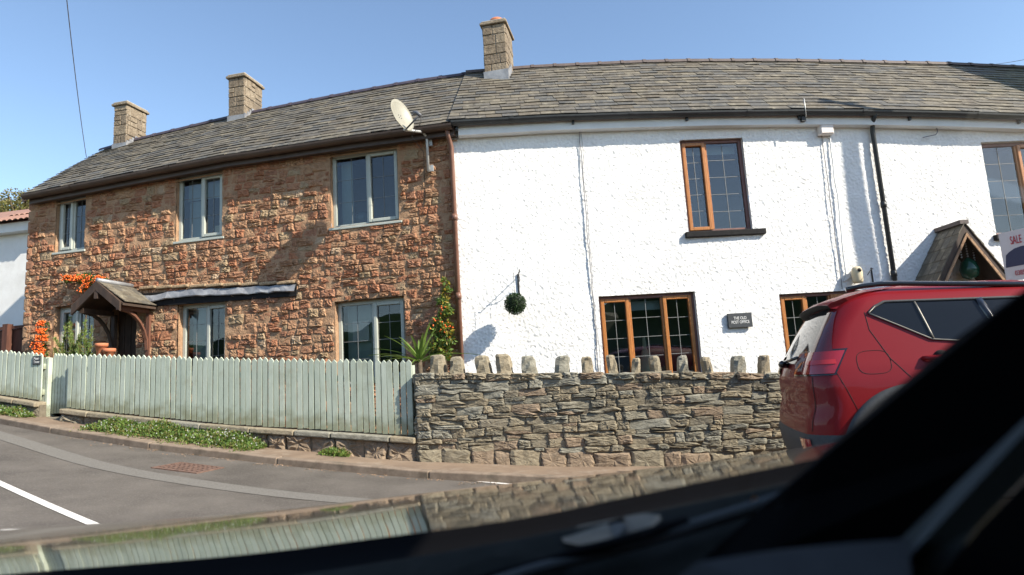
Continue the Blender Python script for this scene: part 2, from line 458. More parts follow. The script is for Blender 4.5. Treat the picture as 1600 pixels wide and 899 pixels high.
mb = MB()
offs = [0, 0.12, 0.3, 0.6, 1.0, 1.5, 2.0, 2.6, 3.3, 4.2, 5.2, 6.4, 7.8, 9.5, 12]
rows = []
for i, k in enumerate(KERB):
    n = knorm(i)
    rows.append([(k.x + n.x * o, k.y + n.y * o, road_z(k.x + n.x * o, k.y + n.y * o)) for o in offs])
mb.grid(rows, smooth=True)
road = struct(fix_normals(mb.build('road', M['asphalt'])))

def ribbon(name, path, width, m, parent, dz):
    mb = MB(); rows = []
    for i, p in enumerate(path):
        t = (path[min(i+1, len(path)-1)] - path[max(i-1, 0)]).normalized(); n = Vector((t.y, -t.x))
        row = []
        for o in (-width / 2, 0, width / 2):
            q = p + n * o; row.append((q.x, q.y, road_z(q.x, q.y) + dz))
        rows.append(row)
    mb.grid(rows, smooth=False)
    return fix_normals(mb.build(name, m, parent))
def dense(pts, step=0.25):
    out = []
    for a, b in zip(pts[:-1], pts[1:]):
        n = max(1, int((b - a).length / step))
        out += [a.lerp(b, i / n) for i in range(n)]
    return out + [pts[-1]]
def g2(px, py):
    p = on_ground(px, py, -0.07); return Vector((p.x, p.y))
tr = [g2(*p) for p in [(0, 680), (75, 703), (150, 727), (225, 742), (290, 752), (350, 760), (425, 771), (500, 779), (625, 787)]]
tr = [tr[0] + (tr[0] - tr[1]).normalized() * 6] + tr + [tr[-1] + Vector((1.6, -0.45))]
ribbon('resurfaced_strip', smooth_line(dense(tr)), 0.24, M['trench'], road, 0.004)
a, b = g2(0, 755), g2(148, 820)
dv = (b - a).normalized()
ribbon('line_marking', dense([a - dv * 3.0, b + dv * 0.02]), 0.068, M['paint'], road, 0.005)
a, b = g2(747, 752), g2(843, 760.5)
ribbon('line_marking', dense([a, b + (b - a).normalized() * 1.2]), 0.06, M['paint'], road, 0.005)

# drain cover
c = g2(294, 731); i0 = min(range(len(KERB)), key=lambda i: (KERB[i] - c).length); nn = knorm(i0); tt = Vector((-nn.y, nn.x))
dr = thing('drain_cover', 'rusty square iron drain grate set in the road near the kerb', 'drain cover', (c.x, c.y, road_z(c.x, c.y)))
def dloc(a, b, z):
    q = c + tt * a + nn * b; return Vector((q.x, q.y, road_z(q.x, q.y) + z))
w2, l2 = 0.27, 0.20
mb = MB()
for (a0, a1, b0, b1) in ((-w2, w2, -l2, -l2 + .03), (-w2, w2, l2 - .03, l2), (-w2, -w2 + .03, -l2 + .03, l2 - .03), (w2 - .03, w2, -l2 + .03, l2 - .03)):
    mb.box((a0, b0, -0.02), (a1, b1, 0.010), fn=dloc)
mb.build('frame', M['rust'], dr)
for k in range(9):
    a0 = -w2 + .045 + k * 0.056
    MB().box((a0, -l2 + .03, -0.015), (a0 + .026, l2 - .03, 0.008), fn=dloc).build('bar', M['rust'], dr)
for k in range(4):
    b0 = -l2 + .07 + k * 0.075
    MB().box((-w2 + .03, b0, -0.014), (w2 - .03, b0 + .02, 0.0095), fn=dloc).build('bar', M['rust'], dr)
mb = MB(); mb.box((-w2 + .02, -l2 + .02, -0.06), (w2 - .02, l2 - .02, 0.003), fn=dloc); mb.build('pit', M['iron'], dr)

# pavement between the kerb and the wall / fence line
def back_line(p):
    sf, df = FE.sd(p.x, p.y); sg, dg = GW.sd(p.x, p.y)
    return (FE, df) if sf < 0 else (GW, dg)
mb = MB(); rows = []
for i, k in enumerate(KERB):
    f, d = back_line(k)
    n = -knorm(i)
    ext = max(0.3, d / max(0.3, -n.dot(f.n))) + 0.25
    row = []
    for t in (0.125, 0.4, 0.7, 1.0):
        q = k + n * (0.12 + (ext - 0.12) * (t - 0.125) / 0.875)
        row.append((q.x, q.y, hgt(q.x, q.y) - 0.003 + (0.008 * math.sin(q.x * 3 + t * 5) if t > .2 else 0)))
    rows.append(row)
mb.grid(rows, smooth=True)
pav = struct(fix_normals(mb.build('pavement', M['pavement'])))
# kerb stones, each its own piece
acc = 0; i = 0; start = None
while i < len(KERB) - 3:
    p = KERB[i]
    pr = project((p.x, p.y, hgt(p.x, p.y)))
    if pr is None or pr[0] < -250 or pr[0] > 1150: i += 2; continue
    j = min(i + 3, len(KERB) - 1)
    cs = []
    for e, idx in ((0.0025, i), (-0.0025, j)):
        a = KERB[idx]; n = -knorm(idx)
        tdir = (KERB[j] - KERB[i]).normalized()
        a = a + tdir * e
        b2 = a + n * 0.125
        h = hgt(a.x, a.y); jz = RNG.uniform(-0.004, 0.004)
        cs.append([(a.x, a.y, h - 0.2), (b2.x, b2.y, h - 0.2), (b2.x, b2.y, h + 0.002 + jz), (a.x, a.y, h + jz)])
    c8 = [cs[0][0], cs[1][0], cs[1][1], cs[0][1], cs[0][3], cs[1][3], cs[1][2], cs[0][2]]
    bevel(fix_normals(MB().hexa(c8).build('kerb_stone', M['kerb'], pav)), 0.012, 2)
    i = j
# plain kerb beyond the frame
for (f0, f1) in ((lambda x: x < -250, 'l'), (lambda x: x > 1150, 'r')):
    rows = []
    for i, p in enumerate(KERB):
        pr = project((p.x, p.y, hgt(p.x, p.y)))
        out = (pr is None and ((p.x < 0) == (f1 == 'l'))) or (pr is not None and f0(pr[0]))
        if out:
            n = -knorm(i); b2 = p + n * 0.125; h = hgt(p.x, p.y)
            rows.append([(p.x, p.y, h - .2), (p.x, p.y, h), (b2.x, b2.y, h)])
    if len(rows) > 1:
        m_ = MB(); m_.grid(rows, smooth=False); fix_normals(m_.build('kerb_run', M['kerb'], pav))
# garden ground behind wall and fence
mb = MB(); rows = []
for i in range(70):
    x = -13 + i * 0.4
    row = []
    f = FE if x < -1.12 else GW
    s = (x - f.o.x) / f.r.x
    y0 = f.o.y + f.r.y * s + 0.15
    for t in (0, 0.6, 1.2, 1.8, 2.6):
        row.append((x, y0 + t, hgt(x, y0) + 0.06 + 0.03 * math.sin(x * 2.1 + t * 3)))
    rows.append(row)
mb.grid(rows)
struct(fix_normals(mb.build('garden_ground', M['soil'])))

# ------------------------------------------------------------------ rubble stonework
def clip(poly, a, b, c):
    """keep a*x + b*y <= c"""
    out = []
    for i in range(len(poly)):
        p, q = poly[i], poly[(i + 1) % len(poly)]
        dp, dq = a*p[0] + b*p[1] - c, a*q[0] + b*q[1] - c
        if dp <= 0: out.append(p)
        if (dp < 0 < dq) or (dq < 0 < dp):
            t = dp / (dp - dq); out.append((p[0] + (q[0]-p[0]) * t, p[1] + (q[1]-p[1]) * t))
    return out

def rubble(s0, s1, z0, z1, cw, ch, seed, jit=0.36, holes=(), keep=None, course=0.0):
    rg = random.Random(seed)
    an = cw / ch
    pts = []
    z = z0 - ch; row = 0
    while z < z1 + ch * 1.5:
        hrow = ch * rg.uniform(1 - course, 1 + course)
        s = s0 - cw + (row % 2) * cw * 0.5
        while s < s1 + cw * 1.5:
            wst = cw * rg.choice((0.6, 0.8, 1.0, 1.0, 1.25, 1.6))
            pts.append((s + wst / 2 + rg.uniform(-jit, jit) * cw * 0.4, (z + hrow / 2 + rg.uniform(-jit, jit) * ch)))
            s += wst
        z += hrow; row += 1
    A = np.array([(p[0], p[1] * an) for p in pts])
    cells = []
    for i, (x, y) in enumerate(A):
        if not (s0 - .02 < x < s1 + .02 and z0 - .02 < pts[i][1] < z1 + .02): continue
        if keep and not keep(pts[i][0], pts[i][1]): continue
        if any(h[0] < x < h[1] and h[2] < pts[i][1] < h[3] for h in holes): continue
        d2 = ((A - A[i]) ** 2).sum(1)
        idx = np.argsort(d2)[1:22]
        R = cw * 1.5
        poly = [(x - R, y - R), (x + R, y - R), (x + R, y + R), (x - R, y + R)]
        for j in idx:
            if d2[j] < 1e-9: continue
            nx, ny = A[j] - A[i]; mx, my = (A[j] + A[i]) / 2
            poly = clip(poly, nx, ny, nx * mx + ny * my)
            if len(poly) < 3: break
        if len(poly) < 3: continue
        poly = [(p[0], p[1] / an) for p in poly]
        for (a, b, c) in ((-1, 0, -s0), (1, 0, s1), (0, -1, -z0), (0, 1, z1)):
            if len(poly) >= 3: poly = clip(poly, a, b, c)
        cx, cz = pts[i]
        for h in holes:
            if len(poly) < 3: break
            if max(p[0] for p in poly) < h[0] or min(p[0] for p in poly) > h[1] or max(p[1] for p in poly) < h[2] or min(p[1] for p in poly) > h[3]: continue
            sides = [(h[0] - cx, (1, 0, h[0])), (cx - h[1], (-1, 0, -h[1])), (h[2] - cz, (0, 1, h[2])), (cz - h[3], (0, -1, -h[3]))]
            poly = clip(poly, *max(sides, key=lambda q: q[0])[1])
        if len(poly) < 3: continue
        area = abs(sum(poly[k][0]*poly[(k+1) % len(poly)][1] - poly[(k+1) % len(poly)][0]*poly[k][1] for k in range(len(poly)))) / 2
        if area < cw * ch * 0.08: continue
        cells.append((poly, area))
    return cells

def coursed(s0, s1, zlo, zhi, hrow, wst, seed, split=.22, wav=.012, holes=(), keep=None):
    """rubble brought to rough courses: wavy beds, stones of every width, some beds split in two"""
    rg = random.Random(seed)
    beds = [zlo]
    while beds[-1] < zhi: beds.append(beds[-1] + rg.uniform(*hrow))
    def bz(k, s): return beds[k] + wav * (mnoise.noise(Vector((s * 1.7, k * 3.1, seed))) + .8 * mnoise.noise(Vector((s * 5.3, k * 1.7, seed + 9))))
    cells = []
    for k in range(len(beds) - 1):
        s = s0 - rg.uniform(0, .1); lean = 0.0
        h_ = beds[k + 1] - beds[k]
        while s < s1:
            w = rg.uniform(*wst) * rg.choice((.7, 1, 1, 1.3)); nl = rg.uniform(-.12, .12) * h_
            a, b = s, s + w
            polys = []
            if rg.random() < split:
                t = rg.uniform(.35, .65)
                m0, m1 = lerp(bz(k, a), bz(k + 1, a), t), lerp(bz(k, b), bz(k + 1, b), t + rg.uniform(-.1, .1))
                polys = [[(a + lean, bz(k, a)), (b + nl, bz(k, b)), (b, m1), (a, m0)], [(a, m0), (b, m1), (b - nl, bz(k + 1, b)), (a - lean, bz(k + 1, a))]]
            else:
                polys = [[(a + lean, bz(k, a)), (b + nl, bz(k, b)), (b - nl, bz(k + 1, b)), (a - lean, bz(k + 1, a))]]
            for poly in polys:
                cx = sum(p[0] for p in poly) / 4; cz = sum(p[1] for p in poly) / 4
                if keep and not keep(cx, cz): continue
                if any(h[0] < cx < h[1] and h[2] < cz < h[3] for h in holes): continue
                for (q, r_, c) in ((-1, 0, -s0), (1, 0, s1)):
                    if len(poly) >= 3: poly = clip(poly, q, r_, c)
                for h in holes:
                    if len(poly) < 3: break
                    if max(p[0] for p in poly) < h[0] or min(p[0] for p in poly) > h[1] or max(p[1] for p in poly) < h[2] or min(p[1] for p in poly) > h[3]: continue
                    sides = [(h[0] - cx, (1, 0, h[0])), (cx - h[1], (-1, 0, -h[1])), (h[2] - cz, (0, 1, h[2])), (cz - h[3], (0, -1, -h[3]))]
                    poly = clip(poly, *max(sides, key=lambda q: q[0])[1])
                if len(poly) < 3: continue
                area = abs(sum(poly[i][0]*poly[(i+1) % len(poly)][1] - poly[(i+1) % len(poly)][0]*poly[i][1] for i in range(len(poly)))) / 2
                if area > .0015: cells.append((poly, area))
            s += w; lean = nl
    return cells

def stone_geo(poly, P, h, joint, rg, back=0.03, round_=True, cut=0.1, rough=1.0, tilt=1.0):
    """a rough-hewn block standing proud of the wall face"""
    if len(poly) == 4:
        q4 = []
        for i, p in enumerate(poly):
            q = poly[(i + 1) % 4]; e = math.hypot(q[0] - p[0], q[1] - p[1])
            q4.append(p)
            for t in (.3, .68): q4.append((lerp(p[0], q[0], t + rg.uniform(-.1, .1)) + rg.uniform(-.03, .03) * e, lerp(p[1], q[1], t) + rg.uniform(-.03, .03) * e))
        poly = q4
    n = len(poly)
    cx = sum(p[0] for p in poly) / n; cz = sum(p[1] for p in poly) / n
    rad = sum(math.hypot(p[0]-cx, p[1]-cz) for p in poly) / n
    k = max(0.5, 1 - joint / rad)
    base = [(cx + (p[0]-cx) * k, cz + (p[1]-cz) * k) for p in poly]
    # drop very short edges, cut the corners
    b2 = []
    for i, p in enumerate(base):
        q = base[i - 1]
        if math.hypot(p[0]-q[0], p[1]-q[1]) > 0.12 * rad: b2.append(p)
    if len(b2) < 3: b2 = base
    if round_:
        r2 = []
        for i, p in enumerate(b2):
            q = b2[(i + 1) % len(b2)]
            t = cut * rg.uniform(.5, 1.5)
            r2.append((lerp(p[0], q[0], t), lerp(p[1], q[1], t))); r2.append((lerp(p[0], q[0], 1 - t), lerp(p[1], q[1], 1 - t)))
        b2 = r2
    m = len(b2)
    ta, tb = rg.uniform(-.22, .22) * tilt, rg.uniform(-.25, .12) * tilt       # tilt of the face
    ox, oz = rg.uniform(-.15, .15) * rad, rg.uniform(-.15, .15) * rad
    verts, faces = [], []
    def d_at(s, z, f): return h * f + (s - cx) * ta * f + (z - cz) * tb * f
    for (sc, f, jj) in ((1.0, 0.0, 0.0), (0.985, 0.55, 0.25), (0.78, 1.0, 0.38), (0.40, 1.04, 0.5)):
        for (s, z) in b2:
            ss = cx + (s - cx) * sc * (1 + rg.uniform(-jj, jj) * .35) + ox * (1 - sc); zz = cz + (z - cz) * sc * (1 + rg.uniform(-jj, jj) * .35) + oz * (1 - sc)
            d = -back if f == 0 else max(0.002, d_at(ss, zz, f) + rg.uniform(-jj, jj) * h * .9 * rough)
            verts.append(P(ss, zz, d))
    verts.append(P(cx + ox, cz + oz, max(0.004, h * rg.uniform(0.8, 1.2))))
    for r in range(3):
        for i in range(m):
            faces.append((r*m + i, r*m + (i+1) % m, (r+1)*m + (i+1) % m, (r+1)*m + i))
    for i in range(m): faces.append((3*m + i, 3*m + (i+1) % m, 4*m))
    return verts, faces

def lay_stones(cells, P, mats, weights, hrange, joint, seed, parent, name='stone', limit=300, rest='rubble_infill', colour=None, rough=1.0, tilt=1.0):
    rg = random.Random(seed)
    items = []
    for poly, area in cells:
        cx = sum(p[0] for p in poly) / len(poly); cz = sum(p[1] for p in poly) / len(poly)
        pr = project(P(cx, cz, 0))
        vis = pr is not None and -10 < pr[0] < 1610 and 0 < pr[1] < 900
        dist = (P(cx, cz, 0) - CAM).length
        mi = colour(cx, cz, rg) if colour else None
        if mi is None: mi = rg.choices(range(len(mats)), weights)[0]
        items.append(((area / dist ** 2) if vis else 0, poly, mi, rg.uniform(*hrange)))
    items.sort(key=lambda t: -t[0])
    mbr = MB()
    for k, (a, poly, mi, h) in enumerate(items):
        v, f = stone_geo(poly, P, h, joint, rg, rough=rough, tilt=tilt)
        if k < limit and a > 0:
            MB().add(v, f).build(name, mats[mi], parent)
        else:
            mbr.add(v, f, mi)
    if mbr.v:
        o = mbr.build(rest, mats, parent); o['kind'] = 'stuff'

# ------------------------------------------------------------------ windows
def face_box(f):
    return lambda s, d, z: f.P(s, z, d)

def window(fac, rect, parent, frame_m, lights, rec=0.07, fw=0.055, lead=None, sill=None, edge_m=None, label=None, sashes=(), fly=0.018, glass=None):
    """lights: fractions at which mullions stand; lead: (columns, rows) per light; sashes: lights with an opening casement of their own"""
    s0, s1, z0, z1 = rect
    w = part('window', parent)
    if label: w['label'] = label
    fb = face_box(fac)
    dF, dB = -rec, -rec - 0.06
    mb = MB()
    E = edge_m or frame_m
    mb.box((s0, dB, z0), (s0 + fw, dF, z1), fn=fb); mb.box((s1 - fw, dB, z0), (s1, dF, z1), fn=fb)
    mb.box((s0 + fw, dB, z1 - fw), (s1 - fw, dF, z1), fn=fb); mb.box((s0 + fw, dB, z0), (s1 - fw, dF, z0 + fw), fn=fb)
    bevel(fix_normals(mb.build('frame', E, w)), 0.006, 2)
    cuts = [0.0] + list(lights) + [1.0]
    xs_ = [s0 + fw + (s1 - s0 - 2 * fw) * c for c in cuts]
    for c in xs_[1:-1]:
        bevel(fix_normals(MB().box((c - 0.022, dB, z0 + fw), (c + 0.022, dF - .003, z1 - fw), fn=fb).build('mullion', frame_m, w)), 0.006, 2)
    for i in range(len(xs_) - 1):
        a = xs_[i] + (0.022 if i > 0 else 0); b = xs_[i + 1] - (0.022 if i < len(xs_) - 2 else 0)
        za, zb = z0 + fw, z1 - fw
        if i in sashes:
            sw = 0.05; m2 = MB(); ov = 0.014
            A, B, ZA, ZB = a - ov, b + ov, za - ov, zb + ov
            d1, d0 = dF + fly, dF - .03
            m2.box((A, d0, ZA), (A + sw, d1, ZB), fn=fb); m2.box((B - sw, d0, ZA), (B, d1, ZB), fn=fb)
            m2.box((A + sw, d0, ZB - sw), (B - sw, d1, ZB), fn=fb); m2.box((A + sw, d0, ZA), (B - sw, d1, ZA + sw), fn=fb)
            bevel(fix_normals(m2.build('casement', frame_m, w)), 0.008, 2)
            a, b, za, zb = A + sw, B - sw, ZA + sw, ZB - sw
        dg = dF - 0.025
        MB().quad(fac.P(a - .005, za - .005, dg), fac.P(b + .005, za - .005, dg), fac.P(b + .005, zb + .005, dg), fac.P(a - .005, zb + .005, dg)).build('pane', glass or M['glass'], w)
        if lead:
            nc, nr = lead if isinstance(lead, tuple) else lead[i]
            m3 = MB(); t = 0.0032
            for k in range(1, nc):
                x = lerp(a, b, k / nc); m3.box((x - t, dg + .001, za), (x + t, dg + .006, zb), fn=fb)
            for k in range(1, nr):
                z = lerp(za, zb, k / nr); m3.box((a, dg + .0015, z - t), (b, dg + .0055, z + t), fn=fb)
            if m3.v: m3.build('lead_strip', M['lead_came'], w)
    # the room behind
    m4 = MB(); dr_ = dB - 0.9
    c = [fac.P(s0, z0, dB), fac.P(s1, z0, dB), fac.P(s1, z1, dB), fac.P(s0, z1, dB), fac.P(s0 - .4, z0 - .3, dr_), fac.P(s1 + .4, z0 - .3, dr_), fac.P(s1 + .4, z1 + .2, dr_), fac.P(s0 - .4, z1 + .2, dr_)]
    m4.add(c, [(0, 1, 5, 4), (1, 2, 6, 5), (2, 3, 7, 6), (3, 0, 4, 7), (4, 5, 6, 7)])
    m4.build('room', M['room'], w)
    if sill == 'slim':
        bevel(fix_normals(MB().box((s0 - .03, dB, z0 - .035), (s1 + .03, 0.035, z0), fn=fb).build('sill', frame_m, w)), 0.006, 2)
    elif sill == 'timber':
        bevel(fix_normals(MB().box((s0 - .06, dB, z0 - .075), (s1 + .17, 0.075, z0 + .004), fn=fb).build('sill', M['black_timber'], w)), 0.008, 2)
    return w

def reveals(fac, rect, depth, m, parent, name='reveal'):
    s0, s1, z0, z1 = rect
    mb = MB()
    f = [(s0, z0), (s1, z0), (s1, z1), (s0, z1)]
    for i in range(4):
        (a, za), (b, zb) = f[i], f[(i + 1) % 4]
        mb.quad(fac.P(a, za, 0.004), fac.P(b, zb, 0.004), fac.P(b, zb, -depth), fac.P(a, za, -depth))
    return mb.build(name, m, parent)

def sheet_with_holes(fac, s0, s1, z0, z1, holes, d, step=None):
    ss = sorted(set([s0, s1] + [min(max(h[k], s0), s1) for h in holes for k in (0, 1)]))
    zs = sorted(set([z0, z1] + [min(max(h[k], z0), z1) for h in holes for k in (2, 3)]))
    mb = MB()
    for a, b in zip(ss[:-1], ss[1:]):
        for c, e in zip(zs[:-1], zs[1:]):
            if any(h[0] <= (a+b)/2 <= h[1] and h[2] <= (c+e)/2 <= h[3] for h in holes): continue
            mb.quad(fac.P(a, c, d), fac.P(b, c, d), fac.P(b, e, d), fac.P(a, e, d))
    return mb

# ------------------------------------------------------------------ roofs
RB = 1.9            # ridge set back from the front
OV = 0.20           # eaves overhang
HALF = math.tan(math.radians(7.5))

def make_roof(fac, eave, ridge, s_left, s_right, courses, sw, seed, parent, ridge_m, patch=0.2, ridge_len=0.42):
    """eave, ridge: lists of (s, z); s_left / s_right: functions of d"""
    rg = random.Random(seed)
    rf = part('roof', parent)
    def S(s, t, lift=0.0):
        d = lerp(OV, -RB, t); z = lerp(interp(s, eave), interp(s, ridge), t)
        p = fac.P(s, z, d)
        if lift:
            slope = (interp(s, ridge) - interp(s, eave)); L = math.hypot(slope, OV + RB)
            nrm = Vector((fac.n.x * slope / L, fac.n.y * slope / L, (OV + RB) / L))
            p = p + nrm * lift
        return p
    items = []
    for c in range(courses):
        t0 = c / courses; t1 = min(1.0, (c + 1.55) / courses)
        d = lerp(OV, -RB, t0)
        a, b = s_left(d), s_right(d)
        s = a - sw * (0.5 if c % 2 else 0.0)
        while s < b:
            w = sw * rg.uniform(0.82, 1.18)
            x0, x1 = max(s, a) + 0.003, min(s + w, b) - 0.003
            s += w
            if x1 - x0 < 0.04: continue
            d1 = lerp(OV, -RB, t1)
            y0 = max(x0, s_left(d1)); y1 = min(x1, s_right(d1))
            if y1 - y0 < 0.02: y0, y1 = (y0, y0 + .02)
            l0 = 0.020 + rg.uniform(-.004, .008); l1 = 0.004; th = 0.010
            dz = rg.uniform(-.006, .006) / 2.7
            q0, q1 = t0 + dz + rg.uniform(-.002, .002), t0 + dz + rg.uniform(-.002, .002)
            lo = [S(x0, q0, l0 - th), S(x1, q1, l0 - th + rg.uniform(-.002, .003)), S(y1, t1, l1 - .003), S(y0, t1, l1 - .003)]
            up = [S(x0, q0, l0), S(x1, q1, l0 + rg.uniform(-.002, .003)), S(y1, t1, l1), S(y0, t1, l1)]
            pr = project(up[0])
            vis = pr is not None and -20 < pr[0] < 1600
            dist = (up[0] - CAM).length
            nz = mnoise.noise(Vector((x0 * 0.5 + seed, t0 * 3, seed)))
            mi = rg.choices(range(5), (3, 3, 2.2, 1.2 + max(0, nz) * 5, 1.5))[0]
            items.append(((x1 - x0) / dist ** 2 if vis else 0, lo + up, mi))
    items.sort(key=lambda q: -q[0])
    rest = MB()
    for k, (ar, cs, mi) in enumerate(items):
        if k < 300 and ar > 0: MB().hexa(cs).build('slate', M['slate'][mi], rf)
        else: rest.hexa(cs, mi)
    if rest.v: o = rest.build('slating', M['slate'], rf); o['kind'] = 'stuff'
    # boarding below the slates, and the back slope
    dl, dr2 = s_left, s_right
    mb = MB(); rows = []
    for i in range(13):
        t = i / 12; d = lerp(OV, -RB, t)
        rows.append([S(lerp(dl(d), dr2(d), j / 24), t, -0.012) for j in range(25)])
    mb.grid(rows, smooth=False)
    rows = []
    for i in range(2):
        row = []
        for j in range(25):
            s = lerp(dl(-RB), dr2(-RB), j / 24); zr = interp(s, ridge); ze = interp(s, eave)
            row.append(fac.P(s, zr - .012 if i == 0 else ze, -RB if i == 0 else -2 * RB - OV))
        rows.append(row)
    mb.grid(rows, smooth=False)
    mb.build('roof_boarding', M['slate'][2], rf)
    # ridge tiles
    s = dl(-RB) ; e = dr2(-RB)
    while s < e:
        s2 = min(s + ridge_len, e)
        mbt = MB(); rows = []
        for (x, sc) in ((s + .004, 1.0), (s2 - .05, 1.0), (s2 - .05, 1.1), (s2 + .01, 1.1), (s2 + .01, 0.9)):
            row = []
            for a in range(7):
                an = math.pi * a / 6
                row.append(fac.P(x, interp(x, ridge) - 0.045 + 0.085 * sc * math.sin(an), -RB + 0.10 * sc * math.cos(an)))
            rows.append(row)
        mbt.grid(rows, smooth=False)
        mbt.build('ridge_tile', ridge_m, rf)
        s = s2
    return rf, S

def gutter(fac, pts, m, parent, d=0.218, r=0.06, z_off=-0.02, joints=4, brackets=None, name='gutter'):
    """half-round gutter along (s, z) points"""
    mb = MB(); rows = []
    for (s, z) in pts:
        row = []
        for a in range(9):
            an = math.pi + math.pi * a / 8
            row.append(fac.P(s, z + z_off + r * math.sin(an), d + r * math.cos(an)))
        for a in range(8, -1, -1):
            an = math.pi + math.pi * a / 8
            row.append(fac.P(s, z + z_off + (r - .006) * math.sin(an), d + (r - .006) * math.cos(an)))
        rows.append(row)
    mb.grid(rows, smooth=False, close=True)
    g = fix_normals(mb.build(name, m, parent))
    s0, s1 = pts[0][0], pts[-1][0]
    for k in range(joints):
        s = lerp(s0, s1, (k + .5) / joints); z = interp(s, pts)
        m2 = MB(); rows = []
        for x in (s - .03, s + .03):
            rows.append([fac.P(x, z + z_off + .004 + (r + .009) * math.sin(math.pi + math.pi * a / 8), d + (r + .009) * math.cos(math.pi + math.pi * a / 8)) for a in range(9)])
        m2.grid(rows, smooth=False); m2.build('gutter_joint', m, g)
    return g

def chimney(parent, near_px_top, near_px_base, w, dep, fac, d_near, seed, rows_n, flash=True, name='chimney'):
    s, zt = fac.sz(*near_px_top, d_near)
    s2, zb = fac.sz(*near_px_base, d_near)
    zb -= 0.35
    ch = part(name, parent)
    rg = random.Random(seed)
    fb = face_box(fac)
    s0, s1 = s - w, s
    d1, d0 = d_near, d_near - dep
    MB().box((s0 + .012, d0 + .012, zb), (s1 - .012, d1 - .012, zt - .10), fn=fb).build('core', M['chimney_mortar'], ch)
    cap_h = 0.085
    z_top = zt - cap_h
    # courses of blocks on four faces
    zs = [zb]; 
    hh = (z_top - zb) / rows_n
    for r in range(rows_n):
        za, zb_ = zb + r * hh, zb + (r + 1) * hh
        for face in range(4):
            L = w if face in (0, 2) else dep
            x = 0.0
            lim = L
            while x < lim - 1e-6:
                bw = min(rg.choice((0.12, 0.17, 0.22, 0.28)), lim - x)
                if lim - x - bw < 0.07: bw = lim - x
                split = rg.random() < 0.3 and hh > .13
                segs = [(za, zb_)] if not split else [(za, lerp(za, zb_, .48)), (lerp(za, zb_, .48), zb_)]
                for (p, q) in segs:
                    a, b = x + .005, x + bw - .005
                    p2, q2 = p + .005, q - .005
                    o = rg.uniform(0.0, 0.010)
                    inn = 0.03
                    mbx = MB()
                    if face == 0: mbx.box((s0 + a, d1 - inn, p2), (s0 + b, d1 + o, q2), fn=fb)
                    elif face == 2: mbx.box((s0 + a, d0 - o, p2), (s0 + b, d0 + inn, q2), fn=fb)
                    elif face == 1: mbx.box((s1 - inn, d0 + max(a, .03), p2), (s1 + o, d0 + min(b, dep - .03), q2), fn=fb)
                    else: mbx.box((s0 - o, d0 + max(a, .03), p2), (s0 + inn, d0 + min(b, dep - .03), q2), fn=fb)
                    nm = 'block'
                    bevel(fix_normals(mbx.build(nm, rg.choice(M['chimney_stone']), ch)), 0.008, 1)
                x += bw
    cp = MB().box((s0 - .035, d0 - .035, z_top), (s1 + .035, d1 + .035, z_top + .05), fn=fb)
    bevel(fix_normals(cp.build('cap', M['chimney_stone'][1], ch)), .012, 2)
    cp = MB().box((s0 - .015, d0 - .015, z_top + .05), (s1 + .015, d1 + .015, z_top + cap_h), fn=fb)
    bevel(fix_normals(cp.build('flaunching', M['chimney_mortar'], ch)), .02, 2)
    return ch, (s0, s1, d0, d1, zt, zb)

def vn(sx, zy, sc, seed):
    r = np.random.RandomState(seed)
    nx_, ny_ = int((sx[-1] - sx[0]) * sc) + 3, int((zy[-1] - zy[0]) * sc) + 3
    g = r.rand(ny_, nx_)
    fx, fy = (sx - sx[0]) * sc, (zy - zy[0]) * sc
    ix, iy = fx.astype(int), fy.astype(int); tx, ty = fx - ix, fy - iy
    tx, ty = tx*tx*(3-2*tx), ty*ty*(3-2*ty)
    g00 = g[np.ix_(iy, ix)]; g10 = g[np.ix_(iy, ix+1)]; g01 = g[np.ix_(iy+1, ix)]; g11 = g[np.ix_(iy+1, ix+1)]
    return (g00 * (1-tx) + g10 * tx) * (1-ty)[:, None] + (g01 * (1-tx) + g11 * tx) * ty[:, None]

def rough_sheet(name, fac, s0, s1, z0, z1, step, relief, holes, top, m, parent):
    """a finely divided wall face with real relief, openings left out, cut along the eaves line"""
    ns = int((s1 - s0) / step); nz = int((z1 - z0) / step)
    ss = np.linspace(s0, s1, ns + 1); zz = np.linspace(z0, z1, nz + 1)
    D = relief(ss, zz)
    tops = np.array([top(float(s)) for s in ss])
    PX = fac.o.x + fac.r.x * ss[None, :] + fac.n.x * D; PY = fac.o.y + fac.r.y * ss[None, :] + fac.n.y * D
    PZ = np.minimum(np.repeat(zz[:, None], ns + 1, 1), tops[None, :])
    V_ = np.stack([PX, PY, PZ], -1).reshape(-1, 3)
    idx = np.arange((nz + 1) * (ns + 1)).reshape(nz + 1, ns + 1)
    Q = np.stack([idx[:-1, :-1], idx[:-1, 1:], idx[1:, 1:], idx[1:, :-1]], -1)
    cs_ = (ss[:-1] + ss[1:]) / 2; cz_ = (zz[:-1] + zz[1:]) / 2
    keepm = zz[:-1, None] < np.maximum(tops[:-1], tops[1:])[None, :]
    for h in holes:
        keepm &= ~((cs_[None, :] > h[0]) & (cs_[None, :] < h[1]) & (cz_[:, None] > h[2]) & (cz_[:, None] < h[3]))
    Q = Q[keepm]
    me = bpy.data.meshes.new(name)
    me.vertices.add(len(V_)); me.vertices.foreach_set('co', V_.ravel())
    me.loops.add(Q.size); me.loops.foreach_set('vertex_index', Q.ravel().astype(np.int32))
    me.polygons.add(len(Q)); me.polygons.foreach_set('loop_start', np.arange(0, Q.size, 4, dtype=np.int32))
    me.polygons.foreach_set('use_smooth', np.ones(len(Q), bool))
    me.materials.append(m)
    me.update(calc_edges=True)
    return link(name, me, parent)

